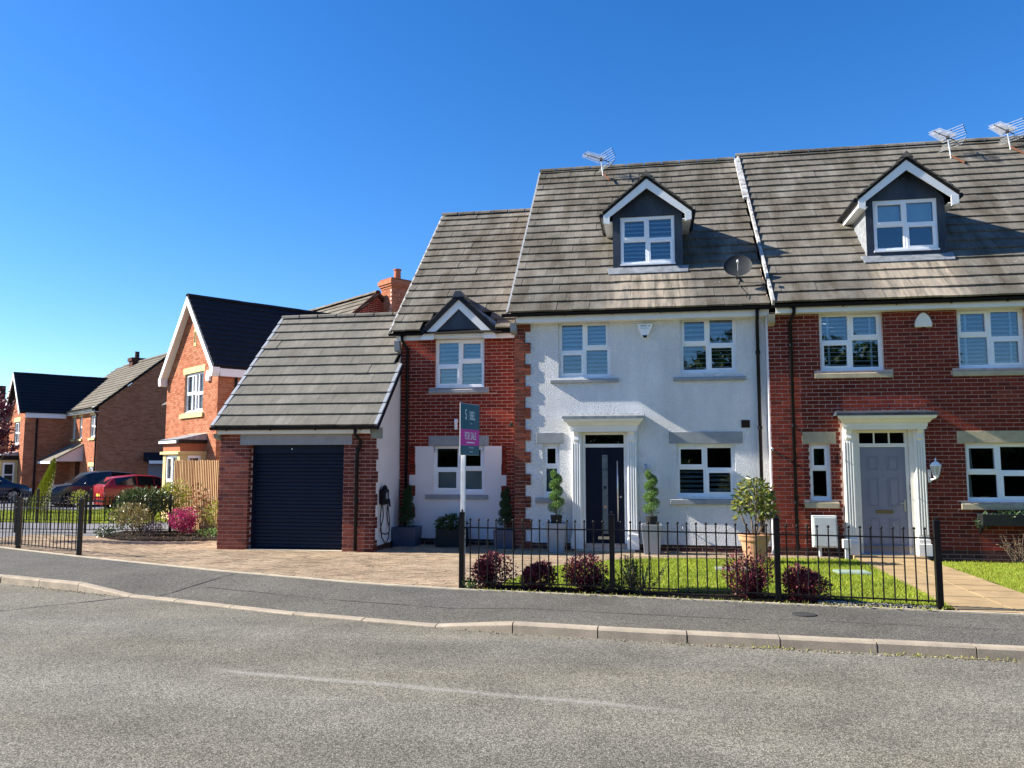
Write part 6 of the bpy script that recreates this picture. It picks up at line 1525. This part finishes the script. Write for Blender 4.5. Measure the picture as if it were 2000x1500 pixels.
# ---------------------------------------------------------------- cars
def car(name, label, c, heading, paint, L, W, H, prof, z0=-.16, plate=None, front_lights=True, lights=True):
    """prof: list of (x, hood or belt height, roof height or None, lower half width factor, roof half width factor)"""
    root = thing(name, label, 'car', (c[0], c[1], z0), math.atan2(heading[1], heading[0]), local=True)
    mb = MB(); rows = []
    for (x, belt, roof, wf, rf) in prof:
        w = W / 2 * wf; wr = W / 2 * rf; zr = roof if roof else belt + .01
        rows.append([(x, -w * .92, .20), (x, -w, .48), (x, -w * .985, belt - .06), (x, -w * .93, belt), (x, -wr, zr - .03 if roof else belt + .012), (x, -wr * .8, zr), (x, 0, zr + .02),
                     (x, wr * .8, zr), (x, wr, zr - .03 if roof else belt + .012), (x, w * .93, belt), (x, w * .985, belt - .06), (x, w, .48), (x, w * .92, .20)])
    n = len(rows[0])
    for r_ in rows: mb.v += r_
    for i in range(len(rows) - 1):
        for k in range(n - 1): mb.f.append((i * n + k, (i + 1) * n + k, (i + 1) * n + k + 1, i * n + k + 1))
        mb.f.append((i * n, i * n + n - 1, (i + 1) * n + n - 1, (i + 1) * n))
    mb.f.append(tuple(range(n))); mb.f.append(tuple((len(rows) - 1) * n + k for k in range(n - 1, -1, -1)))
    b = mb.build('body', paint, root, smooth=True); 
    try:
        b.data.set_sharp_from_angle(angle=rad(38))
    except Exception: pass
    # glazing: panels lying just proud of the upper body
    def panel(ia, ib, k, name, inset=.12, m='car_glass', off=.012, za=.0):
        A, B, C_, D = [Vector(rows[i][j]) for i, j in ((ia, k), (ib, k), (ib, k + 1), (ia, k + 1))]
        c_ = (A + B + C_ + D) / 4; nn = (B - A).cross(D - A).normalized(); o = Vector((0, 0, .6))
        if nn.dot(c_ - Vector((c_.x * .6, 0, .6))) < 0: nn = -nn
        q = [v.lerp(c_, inset) + nn * off for v in (A, B, C_, D)]
        MB().add(q + [v - nn * .03 for v in q], [(0, 1, 2, 3), (0, 4, 5, 1), (1, 5, 6, 2), (2, 6, 7, 3), (3, 7, 4, 0)]).build(name, m, root)
    gl = [i for i, p in enumerate(prof) if p[2]]
    for i in range(gl[0], gl[-1]):
        for k in (3, 8): panel(i, i + 1, k, 'side_window', .10)
    for (ia, ib, nm) in ((gl[0] - 1, gl[0], 'rear_window'), (gl[-1], gl[-1] + 1, 'windscreen')):
        A = [Vector(v) for v in (rows[ia][4], rows[ib][4], rows[ib][8], rows[ia][8])]; c_ = sum(A, Vector()) / 4; nn = (A[1] - A[0]).cross(A[3] - A[0]).normalized()
        nn = nn if nn.z > 0 else -nn; q = [v.lerp(c_, .09) + nn * .022 for v in A]
        MB().add(q + [v - nn * .04 for v in q], [(0, 1, 2, 3), (0, 4, 5, 1), (1, 5, 6, 2), (2, 6, 7, 3), (3, 7, 4, 0)]).build(nm, 'car_glass', root)
    for x in (-L / 2 + L * .18, L / 2 - L * .20):
        for s_ in (-1, 1):
            y = s_ * (W / 2 - .09); MB().lathe((x, y + s_ * .022, .315), [(.365, -.05), (.37, .06)] if s_ > 0 else [(.37, -.06), (.365, .05)], 20, 'y').build('wheel_arch', 'rubber', root)
            t = MB().lathe((x, y, .315), [(.22, -.11), (.29, -.10), (.315, -.07), (.315, .07), (.29, .10), (.22, .11)], 20, 'y').build('tyre', 'rubber', root)
            rm = MB().lathe((x, y + s_ * .09, .315), [(.215, -.02), (.215, .02), (.20, .02), (.19, .005)], 20, 'y')
            for k in range(5):
                a = k * 1.2566; rm.add([(x + math.cos(a + e) * r_, y + s_ * (.115 + dd), .315 + math.sin(a + e) * r_) for r_, e, dd in ((.04, -.5, 0), (.04, .5, 0), (.20, .13, 0), (.20, -.13, 0))], [(0, 1, 2, 3)])
            rm.build('rim', 'alloy', t)
    xr, xf = -L / 2, L / 2; rb = prof[0][1]; fb = prof[-1][1]
    for s_ in (-1, 1):
        y = s_ * W * .40
        MB().box(xr - .012, xr + .16, min(y, y + s_ * .10), max(y, y + s_ * .10), rb - .22, rb + .02).build('tail_light', 'lamp_red', root, bevel=.02)
        MB().box(xf - .20, xf + .012, min(y - s_ * .18, y + s_ * .06), max(y - s_ * .18, y + s_ * .06), fb - .12, fb + .02).build('headlight', 'lamp_clear', root, bevel=.03)
        ym = s_ * (W / 2 + .07); xm = prof[gl[-1]][0] + .12
        MB().ball((xm, ym, prof[gl[-1]][1] + .06), .09, 8, 6, (.8, 1, .7)).build('wing_mirror', paint, root, smooth=True)
    if plate: MB().box(xr - .018, xr - .002, -.26, .26, .55, .66).build('number_plate', plate, root)
    MB().box(xr - .015, xr + .1, -W * .42, W * .42, .30, .40).build('bumper_trim', 'rubber', root); MB().box(xf - .12, xf + .015, -W * .40, W * .40, .26, .40).build('grille', 'rubber', root)
    return root
E2v = (math.sin(rad(38)), math.cos(rad(38)))
hatch = [(-2.0, .98, None, .86, .80), (-1.93, 1.03, None, .95, .78), (-1.55, 1.02, 1.36, 1.0, .66), (-.55, .98, 1.46, 1.0, .68), (.25, .95, 1.42, 1.0, .66), (.55, .94, 1.36, 1.0, .64), (1.18, .93, None, 1.0, .74), (1.75, .80, None, .95, .70), (2.0, .62, None, .82, .60)]
suv = [(-2.2, 1.05, None, .86, .80), (-2.12, 1.10, None, .95, .78), (-1.75, 1.08, 1.56, 1.0, .68), (-.6, 1.05, 1.66, 1.0, .70), (.2, 1.02, 1.62, 1.0, .68), (.5, 1.01, 1.55, 1.0, .66), (1.2, 1.03, None, 1.0, .76), (1.9, .95, None, .96, .74), (2.25, .70, None, .84, .66)]
car('parked_car', 'red hatchback parked facing away, beside the cream bay window', (-21.27, 31.08), E2v, 'car_red', 4.0, 1.74, 1.46, hatch, plate='plate_yellow').scale = (.88, .92, .95)
car('parked_car', 'dark grey four wheel drive parked behind the red hatchback', (-24.6, 32.3), (-E2v[0], -E2v[1]), 'car_grey', 4.5, 1.86, 1.66, suv).scale = (.86, .92, .92)
car('parked_car', 'dark blue car nose showing at the left edge of the photo', (-31.6, 33.6), E2v, 'car_navy', 4.0, 1.78, 1.46, hatch)

# ---------------------------------------------------------------- for sale board
sg = thing('for_sale_sign', 'teal and magenta for sale board on a white post at the end of the railing', 'sign', (-2.485, 10.50, .1))
MB().box(-2.503, -2.447, 10.474, 10.526, -.1, 2.50).build('post', 'post_white', sg, bevel=.004)
ps = bpy.data.objects['post'] if False else None
for z in (.22, .28, .72, .80, .86): MB().box(-2.509, -2.441, 10.468, 10.532, z, z + .012).build('cable_tie', 'black_plastic', sg)
bd = Vector((.235, .972, 0)).normalized(); bn = Vector((.972, -.235, 0)).normalized(); bo = Vector((-2.475, 10.50, 0)) - bd * .19 + bn * .045
BW, Z0, Z1 = .58, 1.845, 2.54
def board(u0, u1, z0, z1, o0, o1, m, name, parent):
    q = [bo + bd * u + bn * o + Vector((0, 0, z)) for o in (o1, o0) for u, z in ((u0, z0), (u1, z0), (u1, z1), (u0, z1))]
    return MB().add(q, [(0, 1, 2, 3), (7, 6, 5, 4), (0, 4, 5, 1), (1, 5, 6, 2), (2, 6, 7, 3), (3, 7, 4, 0)]).build(name, m, parent)
bb = board(0, BW, Z0, Z1, -.006, 0., 'post_white', 'board', sg)
board(.004, BW - .002, Z0 + .004, 1.975, .0005, .002, 'teal', 'board_print', bb)
board(.004, BW - .002, 2.192, Z1 - .004, .0005, .002, 'teal', 'board_print', bb)
board(.004, BW - .002, 1.975, 2.192, .0005, .002, 'magenta', 'board_print', bb)
BM = Matrix((bd, Vector((0, 0, 1)), bn)).transposed().to_4x4()
def btext(s, u, z, size, sx, m='print_white'):
    p = bo + bd * u + bn * .0045 + Vector((0, 0, z)); mm = BM.copy(); mm.translation = p; text_mesh(s, 'board_lettering', m, bb, mm, size, sx, .001)
btext('S', .16, 2.385, .195, .62); btext('BEL', .365, 2.375, .165, .60)
for a, b_ in (((.235, 2.31), (.262, 2.45)), ((.262, 2.45), (.285, 2.31))):
    p, q = bo + bd * a[0] + Vector((0, 0, a[1])) + bn * .004, bo + bd * b_[0] + Vector((0, 0, b_[1])) + bn * .004; MB().tube([p, q], .0035, 4).build('board_lettering', 'print_grey', bb)
btext('FOR SALE', .30, 2.10, .145, .56)
for u0, u1, z, m in ((.19, .43, 2.008, 'print_white'), (.25, .40, 1.94, 'print_grey'), (.28, .38, 1.885, 'print_grey'), (.29, .35, 2.265, 'print_grey')): board(u0, u1, z, z + .014, .002, .004, m, 'board_small_print', bb)

# ---------------------------------------------------------------- things on the walls
al = thing('alarm_box', 'white rounded triangular alarm box high on the white render', 'alarm', (-.07, WY - .01, 4.38))
MB().prism([(-.21, 4.53), (.07, 4.53), (.085, 4.50), (.075, 4.46), (-.02, 4.26), (-.05, 4.24), (-.09, 4.24), (-.12, 4.26), (-.215, 4.46), (-.225, 4.50)], WY - .075, WY - .001).build('case', 'upvc', al, bevel=.015)
MB().prism([(-.12, 4.295), (-.02, 4.295), (-.04, 4.245), (-.10, 4.245)], WY - .085, WY - .076).build('strobe_lens', 'print_black', al)
for x0, x1, z, h in ((-.16, -.03, 4.475, .028), (-.01, .04, 4.475, .022), (-.15, .01, 4.435, .010)): MB().box(x0, x1, WY - .079, WY - .0755, z, z + h).build('print', 'print_grey', al)
al2 = thing('alarm_box', 'white domed alarm box on the red brick wall', 'alarm', (5.10, RYF - .01, 4.40))
MB().prism([(4.95, 4.28), (5.25, 4.28), (5.25, 4.36), (5.22, 4.45), (5.16, 4.53), (5.10, 4.56), (5.04, 4.53), (4.98, 4.45), (4.95, 4.36)], RYF - .09, RYF - .009).build('case', 'cream_paint', al2, bevel=.02)
MB().box(5.07, 5.13, RYF - .07, RYF - .03, 4.262, 4.279).build('strobe_lens', 'print_black', al2)
vt = thing('air_vent', 'small dark brown air vent above the right window of the white house', 'vent', (1.84, WY, 2.50))
MB().box(1.765, 1.925, WY - .012, WY + .01, 2.425, 2.575).build('frame', 'plinth', vt)
for k in range(5): MB().box(1.775, 1.915, WY - .018, WY - .0125, 2.437 + k * .027, 2.452 + k * .027).build('louvre', 'deck', vt)
sc_ = thing('security_camera', 'small white ball camera beside the black downpipe', 'camera', (2.26, WY - .21, 2.0))
MB().tube([(2.278, WY - .20, 2.0), (2.278, WY - .25, 2.0)], .03, 10).build('mount', 'upvc', sc_); MB().ball((2.278, WY - .28, 2.0), .038, 12, 8).build('ball_housing', 'upvc', sc_, smooth=True); MB().ball((2.27, WY - .315, 1.995), .014, 8, 6).build('lens', 'print_black', sc_)
wl = thing('wall_light', 'steel up and down wall light right of the navy door', 'light', (-.10, WY - .01, 1.61))
MB().tube([(-.10, WY - .075, 1.50), (-.10, WY - .075, 1.72)], .034, 14).build('lamp_tube', 'steel', wl, smooth=True); MB().box(-.125, -.075, WY - .045, WY - .001, 1.56, 1.66).build('bracket', 'steel', wl); MB().tube([(-.10, WY - .075, 1.57), (-.10, WY - .075, 1.65)], .036, 14).build('lens', 'grey_metal', wl)
w2 = thing('wall_light', 'white curved wall light on the shaded red brick beside the for sale board', 'light', (-4.10, NY - .01, 2.58))
MB().prismx([(NY - .01, 2.66), (NY - .09, 2.68), (NY - .12, 2.64), (NY - .08, 2.45), (NY - .05, 2.45), (NY - .06, 2.6), (NY - .01, 2.62)], -4.14, -4.08).build('shade', 'upvc', w2); MB().box(-4.135, -4.085, NY - .075, NY - .056, 2.46, 2.53).build('lens', 'lamp_clear', w2)
w3 = thing('wall_light', 'small black wall light in the corner against the white house', 'light', (-2.89, NY - .01, 2.60))
MB().tube([(-2.89, NY - .01, 2.6), (-2.89, NY - .09, 2.6), (-2.89, NY - .11, 2.56)], .012, 6).build('bracket', 'black_metal', w3); MB().lathe((-2.89, NY - .12, 2.50), [(.05, 0), (.045, .06), (.02, .09)], 12).build('lamp_head', 'black_metal', w3)
ln = thing('wall_lantern', 'white six sided carriage lantern on the brick right of the lilac grey door', 'lantern', (5.16, RYF - .02, 1.6))
c = (5.16, RYF - .14)
MB().box(5.05, 5.11, RYF - .03, RYF - .008, 1.38, 1.62).build('back_plate', 'upvc', ln, bevel=.008)
MB().tube([(5.08, RYF - .03, 1.46), (5.10, RYF - .09, 1.43), (c[0], c[1], 1.46), (c[0], c[1], 1.52)], .016, 8).build('arm', 'upvc', ln, smooth=True)
MB().lathe((c[0], c[1], 1.52), [(.03, -.06), (.045, -.03), (.052, 0)], 6).build('base', 'upvc', ln)
MB().lathe((c[0], c[1], 1.523), [(.048, 0), (.085, .155)], 6).build('glazing', 'lantern_glass', ln)
f = MB()
for k in range(6):
    a = k * math.pi / 3; f.tube([(c[0] + .052 * math.cos(a), c[1] + .052 * math.sin(a), 1.52), (c[0] + .090 * math.cos(a), c[1] + .090 * math.sin(a), 1.68)], .006, 4)
f.build('cage', 'upvc', ln); MB().lathe((c[0], c[1], 1.68), [(.105, 0), (.105, .012), (.06, .065), (.03, .085), (.012, .09), (.012, .11), (.02, .12), (.004, .15)], 6).build('roof_cap', 'upvc', ln)
hk = thing('basket_hook', 'curled black hanging basket hook left of the lilac grey door', 'hook', (3.50, RYF - .02, 1.87))
MB().box(3.475, 3.49, RYF - .025, RYF - .008, 1.70, 1.92).build('back_bar', 'black_metal', hk); MB().tube([(3.483, RYF - .02, 1.74), (3.49, RYF - .10, 1.86), (3.50, RYF - .18, 1.94), (3.52, RYF - .22, 1.96), (3.53, RYF - .25, 1.93)], .007, 6).build('arm', 'black_metal', hk)
mbx = thing('meter_box', 'pale grey gas meter box on the brick under the small window', 'meter box', (3.18, RYF - .08, .2))
MB().box(2.96, 3.40, RYF - .15, RYF - .009, .17, .76).build('case', 'meter', mbx, bevel=.012); MB().box(2.985, 3.375, RYF - .165, RYF - .151, .20, .725).build('door', 'meter', mbx, bevel=.006); MB().tube([(3.09, RYF - .08, -.02), (3.09, RYF - .08, .17)], .035, 10).build('supply_pipe', 'meter', mbx); MB().tube([(3.33, RYF - .168, .28), (3.33, RYF - .176, .28)], .012, 8).build('lock', 'grey_metal', mbx)
mb2 = thing('meter_box', 'small pale box on a short post beside the door pilaster', 'meter box', (3.53, RYF - .25, 0))
MB().box(3.46, 3.60, RYF - .30, RYF - .20, .18, .34).build('case', 'meter', mb2, bevel=.006); MB().box(3.50, 3.56, RYF - .27, RYF - .23, -.02, .18).build('post', 'meter', mb2)
tp = thing('outside_tap', 'small outside tap low on the white render', 'tap', (.58, WY - .02, .5))
MB().tube([(.60, WY, .50), (.60, WY - .05, .50), (.60, WY - .06, .46)], .010, 6).build('spout', 'grey_metal', tp); MB().box(.58, .62, WY - .055, WY - .045, .51, .525).build('handle', 'print_black', tp)
ev = thing('car_charger', 'black electric car charger with looped cable on the white garage flank', 'charger', (-5.37, 15.60, 1.1))
X0 = -5.385
MB().box(X0 + .002, X0 + .14, 15.46, 15.74, .90, 1.22).build('case', 'black_plastic', ev, bevel=.04); MB().box(X0 + .142, X0 + .150, 15.50, 15.60, 1.02, 1.14).build('fascia', 'grey_metal', ev)
MB().tube([(X0 + .08, 15.50 + .2 * k / 8 + .0, 1.20 + .07 * math.sin(k * .39)) for k in range(9)], .03, 8).build('cable_hook', 'black_plastic', ev)
loop = []
for k in range(41):
    t = k / 40 * 2 * math.pi; loop.append((X0 + .05 + .03 * math.sin(3 * t), 15.74 + .22 * math.sin(t) + .06 * math.sin(2 * t), .62 - .34 * math.cos(t) * (1 + .1 * math.sin(t)) + .02))
MB().tube(loop, .011, 6, closed=True).build('cable', 'black_plastic', ev, smooth=True)
MB().tube([(X0 + .06, 15.48, .92), (X0 + .05, 15.44, .6), (X0 + .05, 15.55, .25), (X0 + .05, 15.78, .10), (X0 + .05, 15.98, .2), (X0 + .05, 16.03, .55), (X0 + .06, 15.86, .93)], .011, 6).build('cable', 'black_plastic', ev, smooth=True)
MB().tube([(X0 + .06, 15.72, 1.04), (X0 + .09, 15.84, .99), (X0 + .09, 15.92, .85)], [.03, .025, .018], 8).build('plug_handle', 'black_plastic', ev, smooth=True)
wb = thing('window_box', 'dark window box of trailing plants under the right brick window', 'planter', (6.4, RYF - .15, .75))
MB().box(5.85, 7.3, RYF - .30, RYF - .02, .62, .82).build('box', 'black_trough', wb); MB().prismx([(RYF - .25, .62), (RYF - .01, .62), (RYF - .01, .45)], 5.88, 5.91).build('bracket', 'black_metal', wb)
mb = MB(); clump(mb, (6.55, RYF - .18, .80), (.75, .15, .08), 400, .06, .025, .3, .3); clump(mb, (5.9, RYF - .18, .70), (.12, .1, .14), 90, .06, .025, .3, -.3); mb.build('foliage', 'dark_leaf', wb, kind='stuff')
ds = thing('dried_shrub', 'bare brown straggly shrub against the right brick wall', 'bush', (6.35, RYF - .45, 0)); st = MB(); mb = MB()
for k in range(30):
    b = Vector((6.35 + R.uniform(-.1, .1), RYF - .45, .0)); t = b + Vector((R.uniform(-.4, .4), R.uniform(-.2, .2), R.uniform(.2, .5))); st.tube([b, b.lerp(t, .5) + rvec() * .05, t], [.006, .004, .002], 4)
    for j in range(9): mb.leaf(b.lerp(t, R.uniform(.4, 1)), rvec(), rvec(), .05, .02)
st.build('stem', 'bark', ds); mb.build('foliage', 'dry', ds, kind='stuff')
stn = thing('stone_trough', 'pale stone trough on the grass at the right edge', 'planter', (6.75, 15.0, 0))
MB().prism([(6.48, .02), (7.4, .02), (7.45, .16), (6.36, .16), (6.36, .12)], 14.85, 15.2).build('trough', 'buff_stone', stn, bevel=.01); MB().box(6.45, 7.35, 14.90, 15.15, .161, .17).build('soil', 'soil', stn)

for lab, x, y, sx, sy, m in (('pale drain cover in the lawn behind the purple bush', 1.27, 13.4, .28, .16, 'cover_grey'), ('pale green drain cover in the lawn near the slab path', 3.05, 13.3, .25, .2, 'cover_green')):
    z = gz(x, y); c = thing('drain_cover', lab, 'cover', (x, y, z)); MB().box(x - sx, x + sx, y - sy, y + sy, z, z + .035).build('frame', m, c, bevel=.006); MB().box(x - sx + .03, x + sx - .03, y - sy + .03, y + sy - .03, z + .036, z + .042).build('lid', m, c)
sv = thing('stopcock_cover', 'small round iron cover set in the pavement', 'cover', (1.62, 9.32, .1)); z = pavz(1.62, 9.32)
MB().lathe((1.62, 9.32, z), [(.13, 0), (.13, .004), (.11, .005)], 20).build('rim', 'seam', sv); MB().lathe((1.62, 9.32, z + .002), [(.105, 0), (.10, .005)], 20).build('lid', 'seam', sv)

# satellite dish
sd = thing('satellite_dish', 'dark grey satellite dish low on the roof beside the party wall', 'satellite dish', (1.85, 16.56, 5.47))
dc = Vector((1.78, 16.18, 5.66)); dn = Vector((-.10, -.92, .30)).normalized(); du = dn.cross(Vector((0, 0, 1))).normalized(); dv = du.cross(dn); mb = MB(); n = 26
for j, (r_, o) in enumerate(((0.001, -.05), (.10, -.042), (.20, -.022), (.275, .0), (.28, .004), (.275, -.004), (.2, -.03), (.1, -.05), (.001, -.058))):
    for k in range(n):
        a = 2 * math.pi * k / n; mb.v.append(tuple(dc + du * r_ * math.cos(a) + dv * r_ * .88 * math.sin(a) + dn * o))
for j in range(8):
    for k in range(n): mb.f.append((j * n + k, j * n + (k + 1) % n, (j + 1) * n + (k + 1) % n, (j + 1) * n + k))
mb.build('reflector', 'dish', sd, smooth=True)
MB().tube([tuple(dc - dv * .26), tuple(dc - dv * .24 + dn * .22), tuple(dc - dv * .10 + dn * .30)], .010, 6).build('feed_arm', 'grey_metal', sd); MB().tube([tuple(dc - dv * .12 + dn * .31), tuple(dc - dv * .03 + dn * .24)], .022, 8).build('receiver', 'aerial', sd)
MB().tube([tuple(dc - dn * .05), tuple(dc - dn * .14), (1.78, 16.40, 5.44), (1.85, 16.58, 5.50)], .016, 6).build('mount', 'black_metal', sd); MB().tube([(1.85, 16.5, 5.45), (1.80, 16.3, 5.28), (1.92, 16.05, 5.06), (1.9, 15.92, 4.95)], .007, 5).build('cable', 'black_plastic', sd)

# television aerials
def aerial(label, base, h, back):
    root = thing('tv_aerial', label, 'aerial', base, group='television aerials on the roof ridge')
    b = Vector(base); top = b + Vector((-.05, .0, h))
    MB().tube([b + Vector((.18, -.30, -.28)), b + Vector((0, 0, .02))], .022, 6).build('bracket', 'rust', root)
    MB().tube([b + Vector((0, 0, -.05)), top], .017, 8).build('mast', 'aerial', root)
    bd_ = Vector((-.80, -.60, .10)).normalized(); el = Vector((.60, -.80, 0)).normalized(); s0 = top - bd_ * .25
    bo_ = MB().tube([s0, top + bd_ * .52], .013, 6).build('boom', 'print_black', root)
    for k in range(13):
        p = top + bd_ * (-.05 + k * .045); w = .20 - k * .004
        for z in (-.028, .028): MB().tube([p - el * w + Vector((0, 0, z)), p + el * w + Vector((0, 0, z))], .006, 4).build('director', 'aerial', bo_)
    up = el.cross(bd_).normalized(); up = up if up.z > 0 else -up
    for s_ in (-1, 1):
        for k in range(5):
            p = s0 + up * s_ * (.04 + k * .05) + bd_ * (.02 + .03 * k); MB().tube([p - el * .31, p + el * .31], .006, 4).build('reflector_rod', 'aerial', root)
        for e in (-.31, 0, .31): MB().tube([s0 + el * e + up * s_ * .04, s0 + el * e + up * s_ * .25 + bd_ * .14], .006, 4).build('reflector_stay', 'print_black', root)
    MB().box(top.x - .03, top.x + .03, top.y - .03, top.y + .03, top.z - .05, top.z + .04).build('clamp', 'print_black', root)
    return root
aerial('television aerial on the roof of the white house', (-1.10, 20.35, 9.25), .40, 0)
aerial('television aerial just right of the brick house dormer', (7.22, 20.05, 9.05), .48, 0)
aerial('television aerial at the far right of the roofline', (8.62, 20.25, 9.25), .42, 0)
